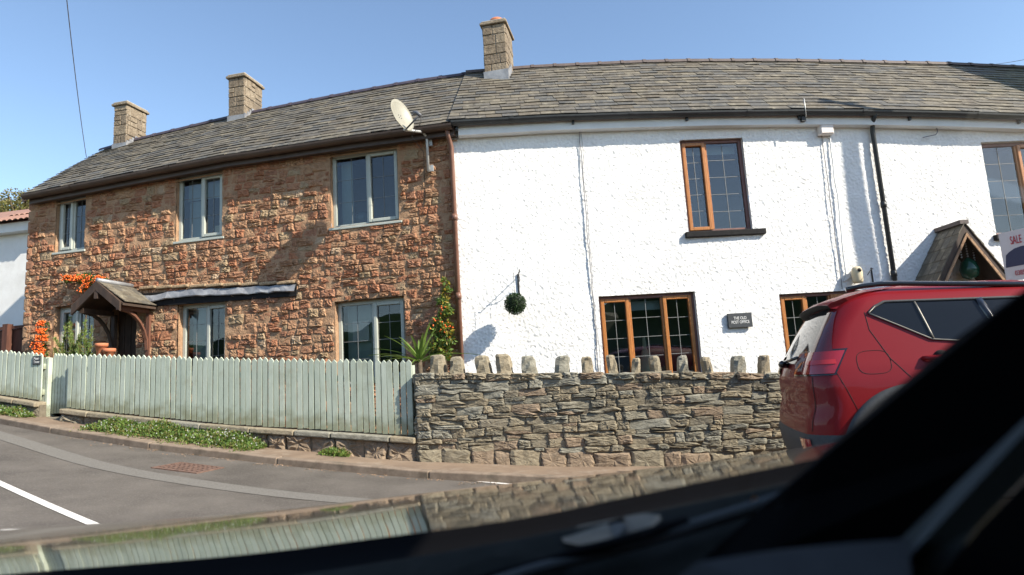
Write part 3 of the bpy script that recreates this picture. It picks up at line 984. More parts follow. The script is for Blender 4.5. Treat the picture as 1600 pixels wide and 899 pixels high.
# ------------------------------------------------------------------ stone cottage
st_eave = [ST.sz(x, y, OV) for x, y in ((42, 303), (200, 272), (350, 243), (400, 236), (550, 213), (707, 192))]
st_ridge = [ST.sz(x, y, -RB) for x, y in ((165, 234), (217, 219), (350, 187), (390, 178), (537, 149), (647, 129), (755, 114))]
_l = [ST.sz(36, 308, OV)[0], ST.sz(160, 234, -RB)[0]]
st_left = lambda d: lerp(_l[0], _l[1], (OV - d) / (OV + RB))
st_right = lambda d: d * HALF
s_end = ST.sz(44, 430)[0]                         # left corner of the wall
z_low = min(hgt(*ST.P(s_end, 0).xy), hgt(*ST.P(0, 0).xy)) - 0.3
_p = ST.P(s_end / 2, 0)
cot = thing('stone_cottage', 'red sandstone rubble cottage with slate roof, sage green windows and two chimneys', 'house', (_p.x, _p.y, hgt(_p.x, _p.y)))
stw = {}
stw['u1'] = ST.rect([(90, 312), (137, 303), (131, 390), (86, 396)])
stw['u2'] = ST.rect([(278, 276), (350, 266), (348, 371), (274, 378)])
stw['u3'] = ST.rect([(518, 240), (621, 230), (627, 348), (516, 355)])
stw['l1'] = ST.rect([(84, 481), (146, 475), (146, 585), (84, 590)])
stw['l2'] = ST.rect([(277, 477), (352, 470), (355, 588), (280, 594)])
stw['l3'] = ST.rect([(522, 471), (630, 465), (637, 592), (527, 598)])
door = ST.rect([(172, 472), (213, 470), (214, 610), (172, 613)])
holes = list(stw.values()) + [door]
wall = part('wall', cot)
ze = lambda s: interp(s, st_eave) - 0.06
ztop = max(ze(s_end), ze(0)) + 0.05
rough_sheet('mortar_face', ST, s_end, 0.0, z_low, ztop, 0.03, lambda a, b: 0.002 + 0.016 * vn(a, b, 12, 6) + 0.008 * vn(a, b, 30, 7), holes, lambda s: ze(s) + .05, M['mortar'], wall)
mb = MB()        # gable end, back and party walls
dbk = -2 * RB
for (s, side) in ((s_end, -1),):
    mb.add([ST.P(s, z_low, 0), ST.P(s, z_low, dbk), ST.P(s, ze(s), dbk), ST.P(s, interp(s, st_ridge) - .1, -RB), ST.P(s, ze(s), 0)], [(0, 1, 2, 3, 4)])
mb.quad(ST.P(s_end, z_low, dbk), ST.P(0, z_low, dbk), ST.P(0, ze(0), dbk), ST.P(s_end, ze(s_end), dbk))
mb.build('gable_and_back', M['mortar'], wall)
def red_colour(s, z, rg):
    n = mnoise.noise(Vector((s * .9, z * 1.1, 3.3)))
    w = [3, 3.5, 2.2, 2.6, 2.0 + max(0, n) * 4, 0.9 + max(0, -n) * 2.5, 0.35]
    return rg.choices(range(7), w)[0]
cells = coursed(s_end, -0.02, z_low + .2, ztop, (.085, .15), (.10, .25), 11, split=.25, wav=.02, holes=[(h[0] - .012, h[1] + .012, h[2] - .04, h[3] + .012) for h in holes], keep=lambda s, z: z < ze(s) + .06)
lay_stones(cells, ST.P, M['red_stone'], None, (0.016, 0.038), 0.007, 12, wall, 'stone', 300, 'rubble_stones', red_colour, rough=.75, tilt=.8)
# quoin stones of the left corner, turning into the gable
z = z_low + .3; k = 0
while z < ze(s_end) - .1:
    h = RNG.uniform(.16, .26); w = .34 if k % 2 else .2
    fb = face_box(ST)
    o = MB().box((s_end - .035, -(.2 if k % 2 else .34), z + .006), (s_end + w * .35, 0.03, z + h - .006), fn=fb).build('quoin', M['red_stone'][RNG.choice((0, 1, 2, 3))], wall)
    bevel(fix_normals(o), .025, 2)
    z += h; k += 1
for k_, h in stw.items():
    reveals(ST, h, 0.13, M['mortar'], wall)
reveals(ST, door, 0.2, M['mortar'], wall)
ST_L = {'u1': 'sage green casement window under the eaves near the left corner of the stone cottage', 'u2': 'middle upper sage green window of the stone cottage',
        'u3': 'upper sage green window below the satellite dish', 'l1': 'ground floor window beside the small porch', 'l2': 'ground floor window under the lead flashing', 'l3': 'ground floor window behind the spiky plant'}
wu1 = window(ST, stw['u1'], cot, M['sage'], [0.5], rec=0.05, lead=(2, 3), sill='slim', sashes=(0,), label=ST_L['u1'])
wu2 = window(ST, stw['u2'], cot, M['sage'], [0.5], rec=0.05, lead=(2, 3), sill='slim', sashes=(1,), label=ST_L['u2'])
wu3 = window(ST, stw['u3'], cot, M['sage'], [0.52], rec=0.06, lead=(2, 3), sill='slim', sashes=(1,), label=ST_L['u3'])
wl1 = window(ST, stw['l1'], cot, M['sage'], [0.5], rec=0.09, lead=(2, 3), sill='slim', sashes=(0,), label=ST_L['l1'])
wl2 = window(ST, stw['l2'], cot, M['sage'], [0.52], rec=0.09, lead=(2, 4), sill='slim', sashes=(1,), label=ST_L['l2'])
wl3 = window(ST, stw['l3'], cot, M['sage'], [0.52], rec=0.09, lead=(2, 4), sill='slim', sashes=(1,), label=ST_L['l3'])
# things seen behind the panes
def inside(fac, rect, u0, u1, v0, v1, d, m, w, name, th=.01):
    s0, s1, z0, z1 = rect
    fb = face_box(fac)
    return MB().box((lerp(s0, s1, u0), d - th, lerp(z0, z1, v0)), (lerp(s0, s1, u1), d, lerp(z0, z1, v1)), fn=fb).build(name, m, w)
inside(ST, stw['u2'], .06, .94, .66, .96, -.20, M['curtain'], wu2, 'roller_blind')
inside(ST, stw['u2'], .05, .30, .05, .66, -.24, M['curtain'], wu2, 'curtain')
inside(ST, stw['u2'], .62, .72, .06, .24, -.22, M['cream'], wu2, 'ornament', .05)
inside(ST, stw['u3'], .05, .22, .04, .96, -.24, M['curtain'], wu3, 'curtain')
m_ = MB(); s0, s1, z0, z1 = stw['u3']
m_.sphere(ST.P(lerp(s0, s1, .36), z0 + .16, -.22), .11, 12, 8); m_.build('glass_bowl', mat('bowl_blue', (.05, .09, .10), rough=.15), wu3)
inside(ST, stw['l3'], .06, .42, .04, .96, -.26, M['curtain'], wl3, 'curtain')
inside(ST, stw['l3'], .16, .40, .50, .76, -.20, M['board_white'], wl3, 'picture', .015)
inside(ST, stw['l2'], .06, .44, .04, .96, -.26, M['curtain'], wl2, 'curtain')
inside(ST, stw['l1'], .06, .26, .04, .96, -.26, M['curtain'], wl1, 'curtain')
fb = face_box(ST)
# door, dark in the porch
o = MB().box((door[0], -.2, z_low), (door[1], -.16, door[3]), fn=fb).build('door', M['brown_timber'], cot)
for k in range(4):
    a = lerp(door[0], door[1], k / 4 + .02); b = lerp(door[0], door[1], (k + 1) / 4 - .02)
    MB().box((a, -.165, z_low), (b, -.15, door[3] - .05), fn=fb).build('plank', M['brown_timber'], o)
st_rf, ST_S = make_roof(ST, st_eave, st_ridge, st_left, st_right, 19, 0.26, 3, cot, M['ridge_blue'])
gutter(ST, [(st_left(OV) + .05, interp(st_left(OV), st_eave) - .012)] + [(s, z - .012) for s, z in st_eave[1:]], M['gutter_brown'], cot, r=0.07, joints=4)
mb = MB()
for (s0, z0), (s1, z1) in zip(st_eave[:-1], st_eave[1:]):       # fascia and soffit
    mb.hexa([fb(s0, .10, z0 - .16), fb(s1, .10, z1 - .16), fb(s1, .155, z1 - .16), fb(s0, .155, z0 - .16), fb(s0, .10, z0 - .01), fb(s1, .10, z1 - .01), fb(s1, .155, z1 - .01), fb(s0, .155, z0 - .01)])
    mb.quad(fb(s0, -.02, z0 - .14), fb(s1, -.02, z1 - .14), fb(s1, .10, z1 - .14), fb(s0, .10, z0 - .14))
fix_normals(mb.build('fascia', M['gutter_brown'], cot))
mb = MB()
for (s0, z0), (s1, z1) in zip(st_eave[:-1], st_eave[1:]):
    mb.tube([fb(s0, .012, z0 - .185), fb(s1, .012, z1 - .185)], .011, 6)
mb.build('eaves_cable', M['mortar'], cot)
a0 = st_left(OV)
mb = MB(); mb.hexa([fb(a0 - .02, OV, interp(a0, st_eave) - .13), fb(a0 + .03, OV, interp(a0, st_eave) - .13), fb(_l[1] + .03, -RB, interp(_l[1], st_ridge) - .13), fb(_l[1] - .02, -RB, interp(_l[1], st_ridge) - .13),
                    fb(a0 - .02, OV, interp(a0, st_eave) + .0), fb(a0 + .03, OV, interp(a0, st_eave) + .0), fb(_l[1] + .03, -RB, interp(_l[1], st_ridge) + .0), fb(_l[1] - .02, -RB, interp(_l[1], st_ridge) + .0)])
fix_normals(mb.build('barge_board', M['gutter_brown'], cot))
ch1, i1 = chimney(cot, (199, 157), (194, 230), .30, .50, ST, -RB + .27, 21, 6)
ch2, i2 = chimney(cot, (382, 113), (378, 182), .34, .56, ST, -RB + .28, 22, 6)
def flashing(ch, fac, info, d_front, parent_m=M['lead'], S=ST_S, ridge=st_ridge, eave=st_eave):
    s0, s1, d0, d1, zt, zb = info
    mb = MB()
    fb = face_box(fac)
    def roof_z(s, d): return lerp(interp(s, eave), interp(s, ridge), (OV - d) / (OV + RB)) + .02
    zf = roof_z(s0, d1)
    mb.box((s0 - .012, d1 - .02, zf - .1), (s1 + .012, d1 + .014, zf + .09), fn=fb)
    pts = []
    n = 4
    for k in range(n):                      # stepped flashing up the right cheek
        da, db = lerp(d1 - .001, -RB, k / n), lerp(d1 - .001, -RB, (k + 1) / n)
        mb.box((s1 - .02, db, roof_z(s1, da) - .1), (s1 + .014, da, roof_z(s1, da) + .10), fn=fb)
    fix_normals(mb.build('flashing', parent_m, ch))
flashing(ch1, ST, i1, None)
flashing(ch2, ST, i2, None)
# downpipe at the joint
s_dp = ST.sz(706, 240, .06)[0]
mb = MB()
zt_ = interp(0, st_eave) - .08
mb.tube([fb(s_dp - .02, OV, zt_ + .02), fb(s_dp - .01, .12, zt_ - .12), fb(s_dp, .07, zt_ - .22), fb(s_dp, .07, z_low)], .034, 10)
pipe = mb.build('downpipe', M['pipe_brown'], cot)
for zz in (3.3, 2.2, 1.2):
    MB().tube([fb(s_dp, .07, zz), fb(s_dp, .07, zz + .09)], .042, 10).build('pipe_socket', M['pipe_brown'], pipe)

# small gabled porch over the stone cottage door
por = part('porch', cot)
dP = 0.62
sa, za = ST.sz(157, 441, dP)                  # apex, front
sl, zl = ST.sz(123, 473, dP)
sr, zr = ST.sz(198, 474, dP)
mid = sa; hw = ((sr - sa) + (sa - sl)) / 2
sl, sr = mid - hw, mid + hw
ze_p = (zl + zr) / 2 - .02
for sgn in (-1, 1):
    mbp = MB()
    e0 = mid + sgn * (hw + .03)
    mbp.hexa([fb(mid, 0, za - .03), fb(mid, dP + .05, za - .03), fb(e0, dP + .05, ze_p - .05), fb(e0, 0, ze_p - .05), fb(mid, 0, za), fb(mid, dP + .05, za), fb(e0, dP + .05, ze_p - .02), fb(e0, 0, ze_p - .02)])
    fix_normals(mbp.build('roof_board', M['brown_timber'], por))
    for c in range(5):
        for k in range(4):
            t0, t1 = c / 5, min(1, (c + 1.3) / 5)
            d0, d1 = dP / 4 * k * 1.07, dP / 4 * (k + 1) * 1.07 - .004
            f0, f1 = 1 - t0, 1 - t1
            def q(f, d, l): return fb(mid + sgn * (hw + .05) * f, d, lerp(za, ze_p, f) + l)
            o = MB().hexa([q(f0, d0, .006), q(f0, d1, .006), q(f1, d1, -.001), q(f1, d0, -.001), q(f0, d0, .018), q(f0, d1, .018), q(f1, d1, .006), q(f1, d0, .006)]).build('slate', M['slate'][RNG.choice((1, 3, 4, 0))], por)
            fix_normals(o)
    bar = MB(); e1 = mid + sgn * hw
    bar.hexa([fb(mid, dP + .05, za - .13), fb(mid, dP + .08, za - .13), fb(e1, dP + .08, ze_p - .13), fb(e1, dP + .05, ze_p - .13), fb(mid, dP + .05, za + .005), fb(mid, dP + .08, za + .005), fb(e1, dP + .08, ze_p + .005), fb(e1, dP + .05, ze_p + .005)])
    fix_normals(bar.build('barge_board', M['brown_timber'], por))
    br = MB(); x = mid + sgn * (hw - .10); pts = []
    for k in range(7):
        an = math.pi / 2 * k / 6
        pts.append(fb(x, .06 + (dP - .12) * (1 - math.cos(an)), ze_p - .66 + .57 * math.sin(an)))
    br.tube(pts, .028, 4, smooth=False)
    br.box((x - .03, 0, ze_p - .80), (x + .03, .06, ze_p - .08), fn=fb)
    br.box((x - .035, 0.07, ze_p - .10), (x + .035, dP, ze_p - .03), fn=fb)
    br.build('bracket', M['porch_brown'] if sgn > 0 else M['brown_timber'], por)
mbp = MB(); mbp.tube([fb(mid, 0, za + .02), fb(mid, dP + .06, za + .02)], .035, 8); mbp.build('ridge_roll', M['lead'], por)
MB().box((mid - .03, dP + .03, za - .25), (mid + .03, dP + .075, za - .06), fn=fb).build('finial', M['brown_timber'], por)

# lead flashing and dark weatherboard running along the wall
a_, b_ = ST.sz(205, 462, .06), ST.sz(462, 452, .06)
fl = part('lead_flashing', cot)
mb = MB(); rows = []
rg_ = random.Random(5)
N_ = 26
for i in range(N_ + 1):
    t = i / N_; s = lerp(a_[0], b_[0], t)
    px_y = interp(t, [(0, 464), (.12, 468), (.25, 460), (.6, 455), (1, 450)]); px_x = lerp(205, 462, t)
    zc = ST.sz(px_x, px_y, .07)[1] + rg_.uniform(-.008, .008)
    rows.append([fb(s, .0, zc + .085), fb(s, .06 + rg_.uniform(-.01, .01), zc + .05), fb(s, .10 + rg_.uniform(-.015, .01), zc - .04), fb(s, .085, zc - .055)])
mb.grid(rows, smooth=False); mb.build('lead_sheet', M['lead'], fl)
mb = MB()
zb0 = ST.sz(240, 472, .03)[1]
mb.hexa([fb(a_[0], .005, a_[1] - .19), fb(b_[0], .005, b_[1] - .10), fb(b_[0], .05, b_[1] - .10), fb(a_[0], .05, a_[1] - .19), fb(a_[0], .005, a_[1] + .02), fb(b_[0], .005, b_[1] + .10), fb(b_[0], .05, b_[1] + .10), fb(a_[0], .05, a_[1] + .02)])
fix_normals(mb.build('weatherboard', M['black_timber'], fl))
for k in range(9):                                # thin stone drip course above it
    s0 = lerp(a_[0] + .15, b_[0], k / 9); s1 = lerp(a_[0] + .15, b_[0], (k + 1) / 9) - .02
    z0 = ST.sz(lerp(225, 462, (k + .5) / 9), lerp(449, 441, (k + .5) / 9), .05)[1]
    bevel(fix_normals(MB().box((s0, -.02, z0 - .025), (s1, .085 + RNG.uniform(-.02, .01), z0 + .02), fn=fb).build('drip_stone', M['red_stone'][5], fl)), .01, 1)

# ------------------------------------------------------------------ white cottage
fw_ = face_box(WH)
wh_eave = [WH.sz(x, y, OV) for x, y in ((715, 188), (860, 180), (1000, 175.5), (1120, 173), (1240, 171.5), (1355, 172), (1480, 174.5), (1600, 179))]
wh_ridge = [WH.sz(x, y, -RB) for x, y in ((770, 111), (807, 108), (850, 105), (920, 102), (992, 98.5), (1070, 96.5), (1200, 96), (1300, 97.5), (1470, 101), (1600, 107))]
S_R = WH.sz(1700, 60, -RB)[0]
wh_left = lambda d: S_JOINT - d * HALF
wh_right = lambda d: S_R
_p = WH.P((S_JOINT + S_R) / 2, 0)
wc = thing('white_cottage', 'white roughcast cottage with golden oak windows, black gutter and slate roof', 'house', (_p.x, _p.y, hgt(_p.x, _p.y)))
ww = {}
ww['u'] = WH.rect([(1060, 219), (1158, 217), (1176, 361), (1077, 363)])
ww['l'] = WH.rect([(932, 461), (1085, 459), (1101, 622), (949, 623)])
ww['r'] = WH.rect([(1217, 457), (1345, 456), (1362, 615), (1235, 615)])
ww['f'] = WH.rect([(1534, 221), (1640, 222), (1664, 366), (1553, 366)])
wdoor = WH.rect([(1480, 440), (1560, 440), (1585, 640), (1500, 640)])
wz0 = min(hgt(*WH.P(S_JOINT, 0).xy), hgt(*WH.P(S_R, 0).xy)) - .3
wze = lambda s: interp(s, wh_eave) - .03
wholes = list(ww.values()) + [wdoor]
# roughcast: a fine displaced sheet
ztop_w = max(z for s, z in wh_eave) + .02
def cast(a, b):
    return 0.002 * vn(a, b, 28, 1) + 0.010 * vn(a, b, 50, 2) ** 2 + 0.005 * vn(a, b, 66, 3) + 0.012 * vn(a, b, 2.2, 4) + 0.03 * vn(a, b, .6, 5) - .006
wwall = rough_sheet('wall', WH, S_JOINT, S_R, wz0 + .2, ztop_w, 0.0105, cast, wholes, lambda s: interp(s, wh_eave) - .03, M['white_render'], wc)
for k_, h in ww.items(): reveals(WH, (h[0] - .004, h[1] + .004, h[2] - .004, h[3] + .004), 0.14, M['white_render'], wwall)
reveals(WH, wdoor, 0.2, M['white_render'], wwall)
mb = MB()
mb.add([WH.P(S_R, wz0, 0), WH.P(S_R, wz0, dbk), WH.P(S_R, wze(S_R), dbk), WH.P(S_R, interp(S_R, wh_ridge) - .1, -RB), WH.P(S_R, wze(S_R), 0)], [(0, 1, 2, 3, 4)])
mb.quad(WH.P(S_JOINT, wz0, dbk), WH.P(S_R, wz0, dbk), WH.P(S_R, wze(S_R), dbk), WH.P(S_JOINT, wze(S_JOINT), dbk))
mb.quad(WH.P(S_JOINT - .003, wz0, 0.03), WH.P(S_JOINT - .003, wz0, -.3), WH.P(S_JOINT - .003, ztop_w, -.3), WH.P(S_JOINT - .003, ztop_w, .03))
mb.build('end_and_back', M['white_render'], wwall)
MB().box((wdoor[0], -.2, wz0), (wdoor[1], -.16, wdoor[3]), fn=fw_).build('door', M['brown_timber'], wc)
LU = 'upper oak casement window with a black timber sill, middle of the white wall'
w1 = window(WH, ww['u'], wc, M['oak'], [0.40], rec=0.035, fw=.05, lead=(2, 5), sill='timber', sashes=(0,), edge_m=M['plum'], label=LU)
w2 = window(WH, ww['l'], wc, M['oak'], [0.31, 0.68], rec=0.05, fw=.05, lead=(2, 5), sill='timber', sashes=(0, 2), edge_m=M['plum'], label='three light oak window above the garden wall')
w3 = window(WH, ww['r'], wc, M['oak'], [0.33, 0.66], rec=0.05, fw=.05, lead=(2, 5), sill='timber', sashes=(0, 2), edge_m=M['plum'], label='oak window half hidden by the red car')
w4 = window(WH, ww['f'], wc, M['oak'], [0.55], rec=0.05, fw=.05, lead=(2, 5), sill='timber', sashes=(1,), edge_m=M['plum'], label='upper oak window cut off by the picture edge')
inside(WH, ww['u'], .04, .96, .88, .97, -.2, M['curtain'], w1, 'roller_blind')
inside(WH, ww['l'], .33, .67, .86, .95, -.2, M['curtain'], w2, 'roller_blind')
s0, s1, z0, z1 = ww['l']
m_ = MB(); cx = lerp(s0, s1, .50); zb_ = z0 + .30
rows = []
for (r, z) in ((.03, 0), (.16, .02), (.14, .12), (.07, .30), (.03, .40), (.02, .55), (.001, .56)):
    rows.append([WH.P(cx + r * math.cos(a * math.pi / 6), zb_ + z, -.35 + r * math.sin(a * math.pi / 6)) for a in range(12)])
m_.grid(rows, close=True); m_.build('table_lamp', M['cream'], w2)
wh_rf, WH_S = make_roof(WH, wh_eave, wh_ridge, wh_left, wh_right, 18, 0.275, 8, wc, M['ridge_brown'], ridge_len=0.40)
gutter(WH, [(S_JOINT + .02, wh_eave[0][1] - .01)] + [(s, z - .01) for s, z in wh_eave[1:]] + [(S_R, wh_eave[-1][1] - .03)], M['gutter_black'], wc, r=.062, joints=7)
mb = MB()
we2 = wh_eave + [(S_R, wh_eave[-1][1] - .02)]
for (s0, z0), (s1, z1) in zip(we2[:-1], we2[1:]):
    mb.hexa([fw_(s0, .02, z0 - .20), fw_(s1, .02, z1 - .20), fw_(s1, .15, z1 - .20), fw_(s0, .15, z0 - .20), fw_(s0, .02, z0 - .012), fw_(s1, .02, z1 - .012), fw_(s1, .15, z1 - .012), fw_(s0, .15, z0 - .012)])
fix_normals(mb.build('fascia', M['white_board'], wc))
for k in range(8):
    s = lerp(S_JOINT + .1, S_R - .3, k / 7); z = interp(s, wh_eave)
    MB().box((s - .015, .15, z - .13), (s + .015, .19, z - .03), fn=fw_).build('gutter_bracket', M['gutter_black'], wc)
# black downpipe
s_b, _ = WH.sz(1356, 185, .08); s_b2, _ = WH.sz(1402, 438, .06)
s_b = (s_b + s_b2) / 2
zt_ = interp(s_b, wh_eave) - .07
mb = MB(); mb.tube([fw_(s_b - .02, OV + .04, zt_ + .02), fw_(s_b - .01, .12, zt_ - .08), fw_(s_b, .075, zt_ - .2), fw_(s_b, .075, wz0)], .032, 10)
dp2 = mb.build('downpipe', M['gutter_black'], wc)
for z in (3.2, 2.2): MB().tube([fw_(s_b, .075, z), fw_(s_b, .075, z + .08)], .04, 10).build('pipe_socket', M['gutter_black'], dp2)
# boundary chimney with a pot
ch3, i3 = chimney(wc, (788, 28), (789, 114), .40, .60, ST, -RB + .33, 24, 7)
flashing(ch3, ST, i3, None, S=ST_S)
s0, s1, d0, d1, zt, zb = i3
mb = MB(); rows = []
cxx, cdd = lerp(s0, s1, .55), d1 - .2
for (r, z) in ((.10, -.05), (.10, .02), (.125, .03), (.13, .07), (.115, .10), (.09, .10), (.085, -.02)):
    rows.append([fb(cxx + r * math.cos(a * math.pi / 8), cdd + r * math.sin(a * math.pi / 8), zt + z) for a in range(16)])
mb.grid(rows, close=True); mb.build('chimney_pot', M['terracotta'], ch3)
mb = MB(); rows = []
for (r, z) in ((.08, -.03), (.08, .05), (.10, .055), (.001, .09)):
    rows.append([fb(lerp(s0, s1, .6) + r * math.cos(a * math.pi / 8), d1 - .45 + r * math.sin(a * math.pi / 8), zt + z) for a in range(16)])
mb.grid(rows, close=True); mb.build('cowl', M['iron'], ch3)

# timber porch of the white cottage
por2 = part('porch', wc)
dP = 0.48
sa, za = WH.sz(1503, 350, dP)
sl, zl = WH.sz(1460, 440, dP)
sr, zr = WH.sz(1572, 438, dP)
hw = ((sa - sl) + (sr - sa)) / 2; mid = sa; ze_p = (zl + zr) / 2
slope_ = (za - ze_p) / hw
for sgn in (-1, 1):
    e0 = mid + sgn * (hw + .25); zE = ze_p - .25 * slope_
    mbp = MB()
    mbp.hexa([fw_(mid, 0.03, za - .05), fw_(mid, dP, za - .05), fw_(e0, dP, zE - .05), fw_(e0, 0.03, zE - .05), fw_(mid, 0.03, za), fw_(mid, dP, za), fw_(e0, dP, zE), fw_(e0, 0.03, zE)])
    fix_normals(mbp.build('roof_board', M['brown_timber'], por2))
    NC = 7
    for c in range(NC):
        for k in range(4):
            f0, f1 = 1 - c / NC, max(0, 1 - (c + 1.35) / NC)
            d0, d1 = dP / 4 * k * 1.06 + .03, dP / 4 * (k + 1) * 1.06 - .004 + .03
            def q(f, d, l): return fw_(mid + sgn * (hw + .27) * f, d, lerp(za, zE, f) + l)
            fix_normals(MB().hexa([q(f0, d0, .010), q(f0, d1, .010), q(f1, d1, -.001), q(f1, d0, -.001), q(f0, d0, .03), q(f0, d1, .03 + RNG.uniform(0, .01)), q(f1, d1, .012), q(f1, d0, .012)]).build('slate', M['slate'][RNG.choice((4, 4, 1, 0))], por2))
    bar = MB(); e1 = mid + sgn * (hw + .22); z1_ = ze_p - .22 * slope_
    bar.hexa([fw_(mid, dP, za - .17), fw_(mid, dP + .04, za - .17), fw_(e1, dP + .04, z1_ - .17), fw_(e1, dP, z1_ - .17), fw_(mid, dP, za), fw_(mid, dP + .04, za), fw_(e1, dP + .04, z1_), fw_(e1, dP, z1_)])
    fix_normals(bar.build('barge_board', M['brown_timber'], por2))
    bar = MB()
    bar.hexa([fw_(mid, dP + .042, za - .19), fw_(mid, dP + .06, za - .19), fw_(e1, dP + .06, z1_ - .19), fw_(e1, dP + .042, z1_ - .19), fw_(mid, dP + .042, za - .13), fw_(mid, dP + .06, za - .13), fw_(e1, dP + .06, z1_ - .13), fw_(e1, dP + .042, z1_ - .13)])
    fix_normals(bar.build('edge_moulding', M['mortar'], por2))
    x = mid + sgn * (hw + .05)
    MB().box((x - .05, dP - .12, wz0), (x + .05, dP - .02, ze_p - .05), fn=fw_).build('post', M['brown_timber'], por2)
MB().box((mid - .06, -.02, za - .01), (mid + .06, dP + .05, za + .045), fn=fw_).build('ridge_tile', M['ridge_brown'], por2)
MB().box((mid - hw, dP - .11, ze_p - .12), (mid + hw, dP - .03, ze_p - .04), fn=fw_).build('tie_beam', M['brown_timber'], por2)
# hanging lantern of dark green glass in the porch
hl = thing('hanging_lantern', 'dark green hanging ornament with strings of beads inside the timber porch', 'lantern', tuple(fw_(mid + .12, dP - .15, za - .75)))
mb = MB(); rows = []
for (r, z) in ((.02, .0), (.10, .04), (.12, .14), (.09, .24), (.03, .30)):
    rows.append([fw_(mid + .12 + r * math.cos(a * math.pi / 6), dP - .15 + r * math.sin(a * math.pi / 6), za - .75 + z) for a in range(12)])
mb.grid(rows, close=True); mb.build('globe', mat('green_glaze', (.01, .06, .035), rough=.2), hl)
for k in range(3):
    x = mid + .02 + k * .09
    mb = MB()
    for j in range(9): mb.sphere(fw_(x, dP - .13, za - .16 - j * .035 - k * .06), .013, 6, 4)
    mb.build('bead_string', M['galv'], hl)
mb = MB(); mb.tube([fw_(mid + .12, dP - .15, za - .45), fw_(mid + .12, dP - .15, za - .06)], .005, 5); mb.build('chain', M['iron'], hl)

# the taller house joined on beyond the frame, whose gable shades the roof
nb = thing('tall_neighbour_house', 'taller house joined to the white cottage beyond the timber porch', 'house', tuple(WH.P(S_R + 2, wz0, -RB)))
mb = MB()
e = interp(S_R, wh_eave); r_ = interp(S_R, wh_ridge); m_sl = (r_ - e) / (OV + RB)
rf_ = lambda d: e + (OV - d) * m_sl
tt_ = math.tan(SUN_EL); so, stg = SUN_DIR_H.dot(WH.n), SUN_DIR_H.dot(WH.r)
def caster(px, py, d):                            # gable height whose shadow lands on this point of the roof
    s, z = WH.sz(px, py, d); k = (S_R - s) / stg
    return (d + so * k, z + tt_ * k)
ga, gb_ = caster(1606, 160, -.55), caster(1468, 101, -RB)
prof = [(.0, wz0), (.0, ga[1] - .4), ga, gb_, (-RB, gb_[1] + .5), (-2 * RB, e + 1.0), (-2 * RB, wz0)]
v = [WH.P(S_R + .02, z, d) for d, z in prof] + [WH.P(S_R + 6, z, d) for d, z in prof]
n_ = len(prof)
mb.add(v, [tuple(range(n_)), tuple(range(2 * n_ - 1, n_ - 1, -1)), (0, n_, n_ + 1, 1), (n_ - 2, 2 * n_ - 2, 2 * n_ - 1, n_ - 1)]); fix_normals(mb.build('wall', M['white_render'], nb))
mb = MB()
for a in range(1, n_ - 2):
    b = a + 1; up_ = Vector((0, 0, .02))
    mb.quad(v[a] + up_, v[a + n_] + up_, v[b + n_] + up_, v[b] + up_)
mb.build('roof', M['slate'][0], nb)

# ------------------------------------------------------------------ garden wall
GD = 0.08                                        # its face stands in front of the fence line
GP = lambda s, z, d=0.0: GW.P(s, z, d + GD)
gtop = [GW.sz(x, y, GD) for x, y in ((648, 583), (800, 583), (1000, 582), (1205, 582))]
g_end = 7.2
gtop = gtop + [(g_end, gtop[-1][1] - .02)]
g0 = gtop[0][0]
def gz(s): return interp(s, gtop)
gbase = lambda s: hgt(*GP(s, 0).xy)
_p = GP(2.5, 0, -.2)
gw = thing('garden_wall', 'grey brown rubble garden wall with upright coping stones in front of the white cottage', 'wall', (_p.x, _p.y, hgt(_p.x, _p.y)))
mb = MB()
for i in range(16):
    a, b = lerp(g0, g_end, i / 16), lerp(g0, g_end, (i + 1) / 16)
    mb.hexa([GP(a, gbase(a) - .2, 0), GP(b, gbase(b) - .2, 0), GP(b, gbase(b) - .2, -.34), GP(a, gbase(a) - .2, -.34), GP(a, gz(a) - .03, 0), GP(b, gz(b) - .03, 0), GP(b, gz(b) - .03, -.34), GP(a, gz(a) - .03, -.34)])
mb.build('mortar_core', M['dark_mortar'], gw)
zb_min = min(gbase(g0), gbase(g_end)) - .05
cells = coursed(g0, g_end, zb_min, max(z for s, z in gtop), (.05, .115), (.12, .34), 31, split=.3, wav=.014, keep=lambda s, z: gbase(s) + .15 < z < gz(s) - .03)
lay_stones(cells, GP, M['grey_stone'], (3, 2.6, 2.6, 1.5, 1.4, 2.2), (0.008, 0.028), 0.0025, 32, gw, 'stone', 250, 'small_wall_stones', rough=.7, tilt=.9)
# footing of bigger brown blocks
rg_ = random.Random(9)
s = g0 + .01
while s < g_end:
    w = rg_.uniform(.16, .42); h = rg_.uniform(.12, .17)
    poly = [(s, gbase(s) - .05), (s + w, gbase(s + w) - .05), (s + w, gbase(s + w) + h), (s, gbase(s) + h + rg_.uniform(-.02, .02))]
    v, f = stone_geo(poly, GP, rg_.uniform(.018, .04), .003, rg_, rough=.3, tilt=.6)
    MB().add(v, f).build('footing_stone', M['grey_stone'][rg_.choice((4, 4, 2, 0))], gw)
    s += w
